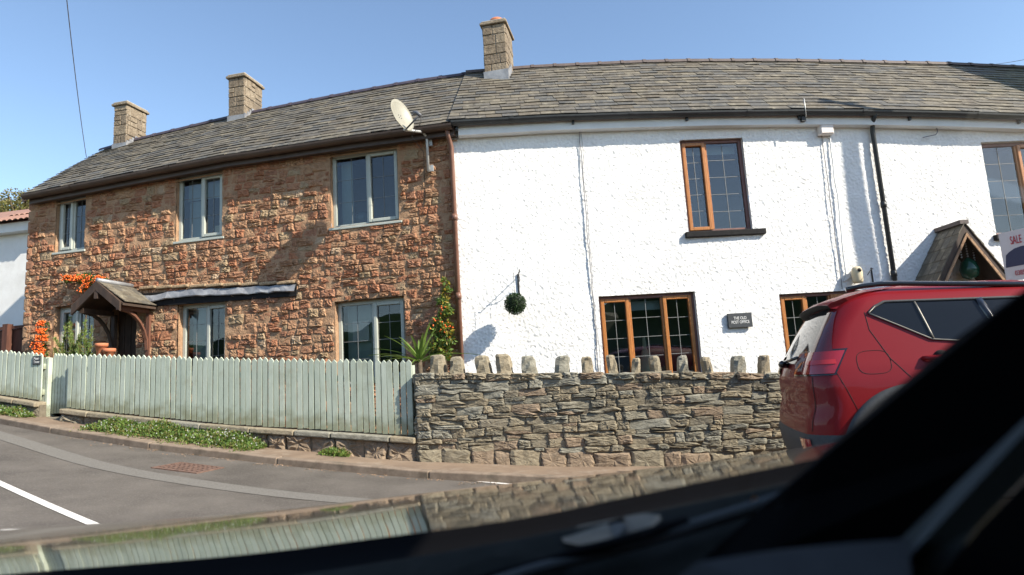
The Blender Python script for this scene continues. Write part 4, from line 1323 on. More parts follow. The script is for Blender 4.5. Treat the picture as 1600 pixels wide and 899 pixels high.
# level stones bedding the coping, and the left end of the wall
s = g0
while s < g_end:
    w = rg_.uniform(.16, .34)
    poly = [(s, gz(s) - .075), (s + w, gz(s + w) - .075), (s + w, gz(s + w) + rg_.uniform(-.015, .01)), (s, gz(s) + rg_.uniform(-.015, .01))]
    v, f = stone_geo(poly, GP, rg_.uniform(.02, .04), .006, rg_)
    MB().add(v, f).build('bedding_stone', M['grey_stone'][rg_.choice((0, 2, 2, 5, 4))], gw)
    v2 = [GP(s, gz(s) - .06, .0), GP(s + w, gz(s + w) - .06, .0), GP(s + w, gz(s + w) - .06, -.34), GP(s, gz(s) - .06, -.34), GP(s, gz(s) - .008, .0), GP(s + w, gz(s + w) - .008, .0), GP(s + w, gz(s + w) - .008, -.34), GP(s, gz(s) - .008, -.34)]
    MB().hexa(v2).build('bedding_slab', M['grey_stone'][rg_.choice((0, 2, 3))], gw)
    s += w
z = gbase(g0)
while z < gz(g0) - .05:                           # end face towards the fence
    h = rg_.uniform(.06, .12)
    poly = [(-.3, z), (0.0, z), (0.0, min(z + h, gz(g0))), (-.3, min(z + h, gz(g0)))]
    EP = lambda a, zz_, d: GP(g0 - d, zz_, a)
    v, f = stone_geo(poly, EP, .02, .005, rg_)
    MB().add(v, f).build('end_stone', M['grey_stone'][rg_.choice((0, 1, 2))], gw)
    z += h
COP = [(682, 555, 22), (713, 558, 20), (755, 556, 22), (787, 554, 24), (826, 557, 22), (875, 557, 24), (917, 558, 18), (957, 555, 15), (991, 560, 14), (1024, 557, 17), (1065, 556, 15), (1106, 558, 14), (1151, 557, 20), (1192, 556, 14),
       (1235, 556, 18), (1275, 556, 18), (1318, 556, 20), (1360, 556, 18), (1405, 556, 20)]
rg_ = random.Random(17)
for (px, py, w) in COP:
    s, zt = GW.sz(px, py, GD - .06)
    hw = w / 2 * (GP(s, 1).y) / 1000 * .92
    z0 = gz(s) - .035
    mbc = MB(); rows = []
    tall = zt - z0; lean = rg_.uniform(-.03, .03)
    rd = rg_.choice((0.55, .75, .9)); pf = rg_.uniform(.2, .5)
    for (t, k) in ((0, 1.08), (.25, 1.0), (.55, .98), (.8, .93), (.93, .62 + .3 * rd), (1.0, .35 + .35 * rd)):
        row = []
        for (a, b) in ((-1, 1), (-.35, 1.12), (.4, 1.1), (1, .95), (1.1, .2), (1.05, -.6), (.5, -1), (-.5, -1), (-1.06, -.5), (-1.1, .3)):
            j = rg_.uniform(-.09, .09)
            row.append(GP(s + hw * k * (a + j) + lean * t, z0 + tall * t + rg_.uniform(-.008, .008) * (t > 0), -.13 + .12 * (b + rg_.uniform(-.12, .12)) * (k * .5 + .5)))
        rows.append(row)
    mbc.grid(rows, smooth=False, close=True)
    n = len(mbc.v); top = list(range(n - 10, n)); c = sum((Vector(mbc.v[i]) for i in top), Vector()) / 10 + Vector((0, 0, .008))
    mbc.add([mbc.v[i] for i in top] + [c], [(i, (i + 1) % 10, 10) for i in range(10)])
    fix_normals(mbc.build('coping_stone', M['grey_stone'][rg_.choice((0, 2, 2, 0, 5))], gw))

# ------------------------------------------------------------------ plinth, picket fence and gate
ff = face_box(FE)
f_top = [FE.sz(x, y, .02) for x, y in ((-160, 543), (0, 548), (65, 552), (108, 553), (230, 556), (350, 559), (500, 561), (642, 563))]
f_bot = [FE.sz(x, y, .02) for x, y in ((-160, 598), (0, 617), (66, 627), (108, 638), (230, 651), (350, 663), (500, 672), (642, 681))]
s_gate0, s_gate1 = FE.sz(70, 600)[0], FE.sz(107, 600)[0]
s_fr = FE.sz(646, 620)[0]
s_fl = FE.sz(-160, 560)[0]
fbase = lambda s: hgt(*FE.P(s, 0).xy)
pl = thing('plinth_wall', 'low stone plinth with flat coping under the long picket fence', 'wall', tuple(FE.P(-3, fbase(-3))))
pl2 = thing('plinth_wall', 'short weedy stone plinth left of the gate', 'wall', tuple(FE.P(s_gate0 - .5, fbase(s_gate0))))
rg_ = random.Random(23)
for (sa_, sb_, par) in ((s_gate1, s_fr + .05, pl), (s_fl, s_gate0, pl2)):
    mb = MB(); n = 12
    for i in range(n):
        a, b = lerp(sa_, sb_, i / n), lerp(sa_, sb_, (i + 1) / n)
        za_, zb2 = interp(a, f_bot) - .05, interp(b, f_bot) - .05
        mb.hexa([ff(a, .06, fbase(a) - .2), ff(b, .06, fbase(b) - .2), ff(b, -.2, fbase(b) - .2), ff(a, -.2, fbase(a) - .2), ff(a, .06, za_), ff(b, .06, zb2), ff(b, -.2, zb2), ff(a, -.2, za_)])
    mb.build('mortar_core', M['dark_mortar'], par)
    s = sa_
    while s < sb_ - .05:
        w = min(rg_.uniform(.18, .38), sb_ - s)
        top0, top1 = interp(s, f_bot) - .075, interp(s + w, f_bot) - .075
        poly = [(s, fbase(s) - .04), (s + w, fbase(s + w) - .04), (s + w, top1), (s, top0)]
        PP = lambda a, zz_, d: ff(a, d + .06, zz_)
        v, f = stone_geo(poly, PP, rg_.uniform(.02, .05), .008, rg_)
        MB().add(v, f).build('stone', M['grey_stone'][rg_.choice((0, 3, 4, 4, 2))], par)
        s += w
    s = sa_
    while s < sb_ - .05:
        w = min(rg_.uniform(.45, .75), sb_ - s)
        z0, z1 = interp(s, f_bot) - .012, interp(s + w, f_bot) - .012
        o = MB().hexa([ff(s + .005, .135, z0 - .065), ff(s + w - .005, .135, z1 - .065), ff(s + w - .005, -.2, z1 - .065), ff(s + .005, -.2, z0 - .065), ff(s + .005, .13, z0), ff(s + w - .005, .13, z1), ff(s + w - .005, -.2, z1), ff(s + .005, -.2, z0)]).build('coping_slab', M['grey_stone'][rg_.choice((0, 2, 5))], par)
        bevel(fix_normals(o), .015, 2)
        s += w

def picket(s, w, z0, z1, d, m, parent, rg):
    th = .018
    lean = rg.uniform(-.009, .009); z1 += rg.uniform(-.011, .009)
    tip = .035
    prof = [(s, z0), (s + w, z0 + rg.uniform(-.004, .004)), (s + w + lean, z1 - tip), (s + w / 2 + lean, z1), (s + lean, z1 - tip)]
    v = [ff(a, d, z) for a, z in prof] + [ff(a, d - th, z) for a, z in prof]
    n = 5
    o = MB().add(v, [tuple(range(n)), tuple(range(2 * n - 1, n - 1, -1))] + [(i, i + n, (i + 1) % n + n, (i + 1) % n) for i in range(n)]).build('picket', m, parent)
    return fix_normals(o)
pf = thing('picket_fence', 'long pale sage green picket fence in front of the stone cottage', 'fence', tuple(FE.P(-3, fbase(-3) + .2)))
pf2 = thing('picket_fence', 'short run of pale green picket fence left of the gate with a small plaque', 'fence', tuple(FE.P(s_gate0 - .6, fbase(s_gate0) + .2)))
SP = 0.0795
for (sa_, sb_, par) in ((s_gate1, s_fr, pf), (s_fl, s_gate0 - .03, pf2)):
    n = int(round((sb_ - sa_) / SP)); sp = (sb_ - sa_) / n
    for i in range(n):
        s = sa_ + i * sp
        picket(s + .005 + rg_.uniform(-.002, .002), sp - .014 + rg_.uniform(-.003, .002), interp(s, f_bot) + rg_.uniform(-.004, .006), interp(s, f_top), .02 + rg_.uniform(-.002, .002), rg_.choice(M['picket']), par, rg_)
    for fr in (.18, .72):
        a, b = sa_ + .01, sb_ - .01
        za_, zb2 = lerp(interp(a, f_bot), interp(a, f_top), fr), lerp(interp(b, f_bot), interp(b, f_top), fr)
        MB().hexa([ff(a, -.002, za_ - .035), ff(b, -.002, zb2 - .035), ff(b, -.04, zb2 - .035), ff(a, -.04, za_ - .035), ff(a, -.002, za_ + .035), ff(b, -.002, zb2 + .035), ff(b, -.04, zb2 + .035), ff(a, -.04, za_ + .035)]).build('rail', M['picket'][2], par)
    for k in range(5):
        s = lerp(sa_ + .06, sb_ - .06, k / 4)
        MB().box((s - .04, -.12, fbase(s) - .1), (s + .04, -.042, interp(s, f_top) - .06), fn=ff).build('post', M['picket'][2], par)
gt = thing('garden_gate', 'narrow pale green picket gate set back between the two fence runs', 'gate', tuple(FE.P(s_gate0 + .3, fbase(s_gate0), -.1)))
n = 8
gw_ = (s_gate1 - s_gate0 - .02)
for i in range(n):
    s = s_gate0 + .01 + gw_ * i / n
    zb2 = FE.sz(88, 646, -.10)[1]
    picket(s + .003, gw_ / n - .009, zb2, interp(s, f_top) - .005, -.10, rg_.choice(M['picket']), gt, rg_)
for fr in (.2, .75):
    z_ = lerp(interp(s_gate0, f_bot), interp(s_gate0, f_top), fr)
    MB().box((s_gate0 + .01, -.155, z_ - .035), (s_gate1 - .01, -.12, z_ + .035), fn=ff).build('rail', M['picket'][2], gt)
MB().box((s_gate0 - .035, -.16, fbase(s_gate0) - .1), (s_gate0 + .0, -.04, interp(s_gate0, f_top) - .06), fn=ff).build('gate_post', M['picket'][1], gt)
MB().box((s_gate1 - .05, -.26, fbase(s_gate1) - .1), (s_gate1 + .03, -.16, interp(s_gate1, f_top) - .06), fn=ff).build('gate_post', M['picket'][2], gt)
step_ = thing('door_step', 'worn stone step under the narrow picket gate', 'step', tuple(FE.P(s_gate0 + .2, fbase(s_gate0))))
bevel(fix_normals(MB().box((s_gate0 + .01, -.2, fbase(s_gate0) - .1), (s_gate1 - .01, .02, FE.sz(88, 650, -.05)[1] - .015), fn=ff).build('step_stone', M['grey_stone'][3], step_)), .02, 2)

def text(name, body, size, mw, m, parent, extrude=0.0015, align='CENTER', space=1.0):
    cu = bpy.data.curves.new(name, 'FONT'); cu.body = body; cu.size = size; cu.align_x = align; cu.align_y = 'CENTER'; cu.extrude = extrude
    cu.space_line = space
    tmp = bpy.data.objects.new(name, cu); COL.objects.link(tmp)
    me = bpy.data.meshes.new_from_object(tmp.evaluated_get(bpy.context.evaluated_depsgraph_get()))
    bpy.data.objects.remove(tmp); bpy.data.curves.remove(cu)
    me.materials.clear(); me.materials.append(m)
    me.transform(mw)
    return link(name, me, parent)
def fac_matrix(fac, s, z, d):
    p = fac.P(s, z, d)
    return Matrix(((fac.r.x, 0, fac.n.x, p.x), (fac.r.y, 0, fac.n.y, p.y), (0, 1, 0, p.z), (0, 0, 0, 1)))
# plaque on the fence
s0, z0 = FE.sz(50.5, 570.5, .03); s1, z1 = FE.sz(63.5, 556, .03)
pq = thing('name_plaque', 'small dark name plaque with white lettering screwed to the fence beside the gate', 'plaque', tuple(ff((s0 + s1) / 2, .03, z0)))
bevel(fix_normals(MB().box((s0, .022, z0), (s1, .032, z1), fn=ff).build('board', M['slate_plaque'], pq)), .003, 1)
text('lettering', 'Pear\nTree', .052, fac_matrix(FE, (s0 + s1) / 2, (z0 + z1) / 2, .033), M['letter_white'], pq, space=.9)
# plaque on the white wall
s0, z0 = WH.sz(1138, 513, .05); s1, z1 = WH.sz(1173, 488.5, .05)
pq = thing('name_plaque', 'black slate plaque reading THE OLD POST OFFICE on the white wall', 'plaque', tuple(fw_((s0 + s1) / 2, .05, z0)))
bevel(fix_normals(MB().box((s0, .035, z0), (s1, .075, z1), fn=fw_).build('board', M['slate_plaque'], pq)), .004, 2)
text('lettering', 'THE OLD\nPOST OFFICE', .058, fac_matrix(WH, (s0 + s1) / 2, (z0 + z1) / 2, .0765) @ Matrix.Diagonal((.74, 1, 1, 1)), M['letter_white'], pq, space=.95)

# ------------------------------------------------------------------ satellite dish
sm_, zm_ = ST.sz(669, 262, .12)
_, zq = ST.sz(669, 222, .12)
dish = thing('satellite_dish', 'grey oval satellite dish on a bent pole fixed to the stone wall', 'satellite dish', tuple(fb(sm_, 0.02, zm_)))
for zz_ in (zm_, zq):
    mb = MB(); mb.box((sm_ - .03, .05, zz_ - .045), (sm_ + .06, .085, zz_ + .045), fn=fb); mb.box((sm_ - .01, .085, zz_ - .015), (sm_ + .01, .12, zz_ + .015), fn=fb)
    mb.build('wall_bracket', M['galv'], dish)
pc = at_depth(630, 181, 1)
dd_ = 0.70
sc_, zc_ = ST.sz(627, 181, dd_)
se_, ze2 = ST.sz(632, 203, dd_ * .86)
mb = MB(); mb.tube([fb(sm_, .12, zm_ - .06), fb(sm_, .12, zq + .02), fb(sm_ - .005, .14, zq + .08), fb(sm_ - .03, .2, zq + .125), fb(lerp(sm_, se_, .5), .36, lerp(zq + .14, ze2, .5)), fb(se_, dd_ * .86, ze2)], .019, 10)
mb.build('pole', M['galv'], dish)
C0 = fb(sc_, dd_, zc_)
nrm = Vector((0.80, -0.52, 0.30)).normalized()
side = nrm.cross(Vector((0, 0, 1))).normalized(); upv = side.cross(nrm).normalized()
mb = MB(); rows = []
for i in range(8):
    r = i / 7
    rows.append([C0 + side * (.20 * r * math.cos(a * math.pi / 14)) + upv * (.245 * r * math.sin(a * math.pi / 14)) + nrm * (.055 * r * r - .03) for a in range(28)])
rows.append([p - nrm * .012 for p in rows[-1]])
rows += [[p - nrm * .006 for p in r] for r in rows[-2:0:-1]]
mb.grid(rows, close=True); mb.build('reflector', M['dish'], dish)
b0 = C0 - upv * .22 + nrm * .02; b1 = C0 + nrm * .30 - upv * .17
mb = MB(); mb.tube([b0, b1], .012, 6); mb.build('feed_arm', M['grey_plastic'], dish)
mb = MB(); mb.tube([b1 - nrm * .01 - upv * .02, b1 + upv * .05 - nrm * .05, b1 + upv * .07 - nrm * .10], [.022, .026, .032], 10); mb.build('receiver', M['grey_plastic'], dish)
mb = MB(); mb.tube([b1, b1 - Vector((0, 0, .12)), fb(se_ + .06, .5, ze2 - .06), fb(sm_ - .08, .05, zq - .12), fb(sm_ - .1, .03, zm_ - .5)], .004, 5); mb.build('cable', M['cable_black'], dish)
for k in range(4):
    q = C0 + side * (.02 * (-1) ** k) + upv * (.02 - .04 * (k // 2)) - nrm * .022
    MB().sphere(q, .006, 6, 4).build('bolt', M['grey_plastic'], dish)

# ------------------------------------------------------------------ hanging ball and bracket
sb_, zb_ = WH.sz(811, 458, .03); _, zbt = WH.sz(811, 428, .03)
hb = thing('hanging_bracket', 'black wrought iron hanging bracket on the white wall', 'bracket', tuple(fw_(sb_, .03, zb_)))
AL = 0.36
MB().box((sb_ - .012, .02, zb_), (sb_ + .012, .034, zbt), fn=fw_).build('back_plate', M['iron'], hb)
mb = MB(); mb.tube([fw_(sb_, .034, zbt - .04), fw_(sb_, AL, zbt - .03), fw_(sb_, AL + .02, zbt - .0)], .007, 6); mb.build('arm', M['iron'], hb)
mb = MB(); pts = []
for k in range(14):
    t = k / 13; an = t * math.pi * 2.3
    pts.append(fw_(sb_ - .01 * math.sin(an), .04 + (AL - .1) * t, zb_ + .02 + (zbt - zb_ - .06) * (t ** .7) + .02 * math.sin(an)))
mb.tube(pts, .005, 5); mb.build('scroll', M['iron'], hb)
sB, zB = WH.sz(805, 475, AL)
ball = thing('topiary_ball', 'dark green artificial box ball hanging from the iron bracket', 'topiary ball', tuple(fw_(sB, AL, zB - .14)))
def leaves(mb, c, rad, n, size, rg, mats, shell=0.0, up=0.0, aspect=.5):
    c = Vector(c)
    for _ in range(n):
        while True:
            v = Vector((rg.uniform(-1, 1), rg.uniform(-1, 1), rg.uniform(-1, 1)))
            if shell <= v.length <= 1: break
        p = c + Vector((v.x * rad[0], v.y * rad[1], v.z * rad[2]))
        d = (v.normalized() * .8 + Vector((rg.uniform(-1, 1), rg.uniform(-1, 1), rg.uniform(-1, 1) + up))).normalized()
        sd_ = d.cross(Vector((rg.uniform(-1, 1), rg.uniform(-1, 1), rg.uniform(-1, 1)))).normalized()
        s_ = size * rg.uniform(.6, 1.3)
        nn_ = d.cross(sd_) * s_ * .15
        mb.add([p, p + d * s_ * .5 + sd_ * s_ * aspect * .5 + nn_, p + d * s_, p + d * s_ * .5 - sd_ * s_ * aspect * .5 + nn_], [(0, 1, 2, 3)], rg.choice(mats))
rg_ = random.Random(41)
mb = MB(); mb.sphere(fw_(sB, AL, zB), .118, 16, 10); mb.build('core', mat('ball_core', (.006, .012, .005), rough=.9), ball)
mb = MB(); leaves(mb, fw_(sB, AL, zB), (.135, .135, .135), 1500, .026, rg_, (0, 0, 1), shell=.86); o = mb.build('foliage', [M['box_green'], M['leaf_dark']], ball)
mb = MB(); mb.tube([fw_(sB, AL, zB + .12), fw_(sB, AL, zbt - .03)], .003, 5); mb.build('hanger', M['iron'], ball)

# ------------------------------------------------------------------ cables and boxes on the white wall
def wall_cable(name, label, pts, r, m, d=.04):
    w = [fw_(*(lambda q: (q[0], dd, q[1]))(WH.sz(x, y, dd))) for (x, y, dd) in [(p[0], p[1], p[2] if len(p) > 2 else d) for p in pts]]
    mb = MB(); mb.tube(w, r, 5)
    return tag(mb.build(name, m), label, 'cable')
def wob(x0, y0, x1, y1, n, a, seed):
    rg = random.Random(seed)
    return [(lerp(x0, x1, i / n) + (rg.uniform(-a, a) if 0 < i < n else 0), lerp(y0, y1, i / n)) for i in range(n + 1)]
wall_cable('wall_cable', 'thick grey cable dropping down the white wall left of the three light window', wob(905, 204, 936, 585, 22, .9, 1), .006, M['cable_grey'], .042)
wall_cable('wall_cable', 'thin cable twisted beside the thick grey drop cable', wob(907, 204, 938, 585, 18, 1.6, 2), .004, M['cable_grey'], .046)
wall_cable('wall_cable', 'dark cable running along the white wall under the eaves', [(716, 208), (800, 202), (880, 197), (905, 198), (1000, 193), (1100, 191), (1200, 190), (1278, 190)], .006, M['cable_black'], .05)
wall_cable('wall_cable', 'thin cable from the grey junction box to the oak window by the car', wob(1284, 213, 1316, 452, 14, .5, 3), .006, M['cable_grey'], .042)
wall_cable('wall_cable', 'wavy white cable from the grey junction box to the security lamp', wob(1297, 213, 1322, 425, 16, 1.3, 4) + [(1318, 440), (1330, 432)], .010, M['white_board'], .045)
s0, z0 = WH.sz(1281, 211, .10); s1, z1 = WH.sz(1300, 195, .10)
jb = thing('junction_box', 'small white plastic junction box under the eaves of the white cottage', 'junction box', tuple(fw_((s0 + s1) / 2, .05, z0)))
bevel(fix_normals(MB().box((s0, .03, z0), (s1, .13, z1), fn=fw_).build('box', M['board_white'], jb)), .01, 2)
bevel(fix_normals(MB().box((s0 + .01, .13, z0 + .01), (s1 - .01, .142, z1 - .01), fn=fw_).build('cover', M['board_white'], jb)), .006, 2)
s0, z0 = WH.sz(1340, 443, .1); _, z1 = WH.sz(1340, 417, .1)
sl_ = thing('security_sensor', 'cream bullet shaped security lamp on the white wall above the red car', 'lamp', tuple(fw_(s0, .05, z0)))
mb = MB(); rows = []
for (t, r) in ((0, .02), (.02, .058), (.15, .068), (.6, .072), (.85, .066), (.97, .045), (1.0, .01)):
    rows.append([fw_(s0 + r * math.cos(a * math.pi / 8), .12 + r * math.sin(a * math.pi / 8), lerp(z0, z1, t)) for a in range(16)])
mb.grid(rows, close=True); mb.build('housing', M['cream'], sl_)
mb = MB(); mb.box((s0 - .03, .02, z0 + .05), (s0 + .03, .08, z1 - .05), fn=fw_); mb.build('back_box', M['board_white'], sl_)
MB().sphere(fw_(s0, .185, z1 - .06), .028, 10, 6).build('lens', M['iron'], sl_)
s0, z0 = WH.sz(1369, 440, .1); _, z1 = WH.sz(1369, 417, .1)
hk = thing('iron_hook', 'black iron hook bracket beside the black downpipe', 'hook', tuple(fw_(s0, .03, z0)))
mb = MB(); mb.tube([fw_(s0, .03, z0 - .05), fw_(s0, .03, z1)], .010, 6); mb.build('back_plate', M['iron'], hk)
mb = MB(); mb.tube([fw_(s0, .03, z1 - .03), fw_(s0 - .03, .12, z1 - .02), fw_(s0 - .12, .2, z1 - .06), fw_(s0 - .2, .24, z1 - .13)], .005, 5); mb.build('arm', M['iron'], hk)
s0, z0 = WH.sz(1256, 186, .2); _, z1 = WH.sz(1254, 157, .24)
an_ = thing('cable_anchor', 'thin steel cable anchor standing up at the black gutter', 'bracket', tuple(fw_(s0, .2, z0)))
MB().box((s0 - .03, .155, z0 - .03), (s0 + .03, .20, z0 + .05), fn=fw_).build('base_plate', M['iron'], an_)
mb = MB(); mb.tube([fw_(s0, .27, z0), fw_(s0 - .01, .29, z1)], .008, 6); mb.build('rod', M['galv'], an_)
s0, z0 = WH.sz(1467, 205, .1)
mb = MB(); mb.tube([fw_(s0, .06, z0 + .12), fw_(s0 + .005, .07, z0), fw_(s0 - .05, .09, z0 - .05), fw_(s0 - .22, .05, z0 - .07)], .007, 6)
tag(mb.build('loose_cable', M['cable_grey']), 'short loose cable hanging from the eaves right of the black downpipe', 'cable')

# overhead wires and the pole whose shadow crosses the wall
def sag(a, b, n=14, k=.15):
    return [a.lerp(b, i / n) - Vector((0, 0, k * 4 * (i / n) * (1 - i / n))) for i in range(n + 1)]
mb = MB(); mb.tube(sag(at_depth(135, 246, 11.3), at_depth(100, -40, 6.2), k=.10), .0055, 5)
tag(mb.build('overhead_wire', M['cable_grey']), 'thin overhead wire rising into the sky from the far left roof end', 'wire')
s_p, z_p = WH.sz(1332, 300, 0)
kk = 3.05
pb = WH.P(s_p, 0) + Vector((SUN_DIR_H.x, SUN_DIR_H.y, 0)) * kk
pbz = hgt(pb.x, pb.y)
tp = thing('telegraph_pole', 'wooden telegraph pole standing beyond the red car', 'pole', (pb.x, pb.y, pbz))
mb = MB(); mb.tube([Vector((pb.x + .26, pb.y, pbz - .3)), Vector((pb.x + .05, pb.y, pbz + 4)), Vector((pb.x, pb.y, pbz + 7.5))], [.125, .095, .07], 12); mb.build('shaft', M['bark'], tp)
mb = MB(); mb.box((pb.x - .3, pb.y - .03, pbz + 7.2), (pb.x + .3, pb.y + .03, pbz + 7.28)); mb.build('cross_arm', M['bark'], tp)
mb = MB(); mb.tube(sag(at_depth(1552, 101, 13.6), at_depth(1700, 66, 12.0), k=.06), .0055, 5)
tag(mb.build('overhead_wire', M['cable_grey']), 'thin overhead wire leaving the roof ridge at the top corner above the porch', 'wire')

# ------------------------------------------------------------------ plants
def berry_plant(name, label, pts, nleaf, nberry, lsize, rad, stems, seed, fac=ST, lm=('leaf_dark', 'leaf_mid', 'leaf_light')):
    rg = random.Random(seed)
    base = fac.P(*[(lambda q: (q[0], q[1], .1))(fac.sz(*stems[0], .1))][0])
    t = thing(name, label, 'plant', tuple(base))
    mb = MB()
    W = [fac.P(*(lambda q: (q[0], q[1], .09))(fac.sz(x, y, .09))) for x, y in stems]
    mb.tube(W, [.012 - .006 * i / max(1, len(W) - 1) for i in range(len(W))], 6); mb.build('stem', M['bark'], t)
    mb = MB(); mbb = MB()
    for (x, y, r, wl, wb) in pts:
        s, z = fac.sz(x, y, .12); c = fac.P(s, z, .12); R = r * c.y / 1000
        leaves(mb, c, (R, .08, R * .8), int(nleaf * wl), lsize, rg, (0, 1, 1, 2), aspect=.55)
        for _ in range(int(nberry * wb)):
            q = c + Vector((rg.uniform(-R, R), rg.uniform(-.13, -.0), rg.uniform(-R, R) * .75))
            mbb.sphere(q, .011 * rg.uniform(.8, 1.25), 5, 3)
    mb.build('leaves', [M[k] for k in lm], t)
    if mbb.v: mbb.build('berries', M['berry'], t)
    return t
berry_plant('firethorn', 'orange berried firethorn trained over the small porch', [(108, 436, 6, 1.6, 1.1), (122, 436, 7, 1.8, 1.4), (136, 436, 8, 2.2, .9), (150, 438, 8, 2.2, .8), (160, 437, 5, .6, 1.4), (140, 447, 6, 1.4, 1.2), (133, 455, 5, 1, .5)], 60, 45, .045, 10, [(131, 540), (134, 500), (138, 460), (134, 440), (112, 437)], 51)
berry_plant('firethorn', 'narrow firethorn column thick with orange berries left of the porch window', [(68, 506, 5, .8, 1.6), (69, 518, 5, .8, 2), (70, 529, 6, .8, 2.4), (63, 541, 7, 1, 2.6), (68, 552, 7, 1, 2), (62, 562, 7, 1, 1)], 40, 42, .045, 10, [(66, 585), (67, 550), (69, 500)], 52)
berry_plant('firethorn', 'sprawling green firethorn with a few orange berries beside the brown downpipe', [(696, 440, 5, .7, 0), (698, 455, 6, .9, 0), (692, 470, 8, 1.2, .05), (697, 485, 9, 1.6, .3), (690, 500, 11, 2, .4), (697, 512, 11, 2.2, .8), (683, 518, 12, 2.2, .2), (700, 530, 11, 2, .2), (686, 538, 13, 2.4, 0), (694, 552, 12, 2, 0), (677, 545, 10, 1.6, 0)], 55, 18, .06, 10, [(700, 600), (697, 560), (699, 520), (693, 480), (696, 425)], 53, lm=('leaf_mid', 'leaf_light', 'leaf_yellow'))
# spiky plant behind the end of the fence
rg_ = random.Random(61)
cb = at_depth(656, 567, 7.95)
sp_ = thing('cabbage_palm', 'spiky green long leaved plant rising behind the end of the picket fence', 'plant', tuple(cb - Vector((0, 0, .4))))
for k in range(30):
    an = rg_.uniform(0, 2 * math.pi); el = rg_.uniform(.05, 1.15); L_ = rg_.uniform(.40, .70)
    dirh = Vector((math.cos(an), math.sin(an) * .7, 0)); pr_ = dirh.cross(Vector((0, 0, 1))).normalized()
    rows = []
    for i in range(7):
        t = i / 6
        p = cb + dirh * (L_ * t * math.cos(el) * (1 + .2 * t)) + Vector((0, 0, L_ * (t * math.sin(el) - .38 * t * t * math.cos(el))))
        w = .021 * (1 - t) ** .6 * (0.6 + .8 * min(1, t * 4))
        rows.append([p - pr_ * w + Vector((0, 0, .006)), p, p + pr_ * w + Vector((0, 0, .006))])
    mb = MB(); mb.grid(rows, smooth=True); mb.build('leaf', M[rg_.choice(('leaf_light', 'leaf_mid', 'leaf_light'))], sp_)
mb = MB(); mb.tube([cb - Vector((0, 0, .5)), cb + Vector((0, 0, .05))], .03, 8); mb.build('stem', M['bark'], sp_)
# rosemary bush in front of the porch window
rg_ = random.Random(62)
cb = FE.P(*(lambda q: (q[0], q[1], -.35))(FE.sz(122, 560, -.35)))
rb = thing('rosemary_bush', 'upright rosemary bush with pointed shoots in front of the porch window', 'plant', (cb.x, cb.y, hgt(cb.x, cb.y)))
for k, (px, py) in enumerate(((97, 505), (103, 497), (113, 513), (108, 522), (125, 525), (134, 518), (142, 503), (148, 512), (92, 530), (118, 533), (86, 545), (138, 530), (155, 540))):
    s, z = FE.sz(px, py, -.35); s2, z2 = FE.sz(lerp(px, 120, .25), 568, -.35)
    a, b = FE.P(s2, z2, -.35 + rg_.uniform(-.1, .1)), FE.P(s, z, -.35 + rg_.uniform(-.1, .1))
    mb = MB(); mb.tube([a, b], [.008, .003], 5, mi=2)
    for i in range(170):
        t = rg_.random() ** .8; p = a.lerp(b, t)
        d = Vector((rg_.uniform(-1, 1), rg_.uniform(-1, 1), rg_.uniform(.2, 1.6))).normalized(); L_ = rg_.uniform(.04, .075) * (1.25 - .6 * t)
        sd_ = d.orthogonal().normalized() * .005
        mb.add([p - sd_, p + sd_, p + d * L_ + sd_ * .3, p + d * L_ - sd_ * .3], [(0, 1, 2, 3)], rg_.choice((0, 0, 1)))
    mb.build('shoot', [M['leaf_light'], M['leaf_olive'], M['bark']], rb)
# flower pots in the porch
for (px, py0, py1, lab) in ((158, 537, 553, 'upper terracotta pot showing above the fence in the dark porch'), (170, 545, 562, 'lower round terracotta pot showing above the fence in the porch')):
    s, z0 = ST.sz(px, py1 + 6, .75); _, z1 = ST.sz(px, py0, .75)
    pt = thing('flower_pot', lab, 'flower pot', tuple(fb(s, .75, z0)))
    mb = MB(); rows = []; R_ = .075; H_ = z1 - z0
    for (t, r) in ((0, .7), (.75, .95), (.76, 1.08), (1, 1.1), (1, .95), (.8, .9)):
        rows.append([fb(s + r * R_ * math.cos(a * math.pi / 8), .75 + r * R_ * math.sin(a * math.pi / 8), z0 + H_ * t) for a in range(16)])
    mb.grid(rows, close=True); mb.build('pot', M['terracotta'], pt)
    mb = MB(); rows = [[fb(s + r * math.cos(a * math.pi / 8), .75 + r * math.sin(a * math.pi / 8), z0 + H_ * .8) for a in range(16)] for r in (.001, .068)]; mb.grid(rows, close=True); mb.build('compost', M['soil'], pt)
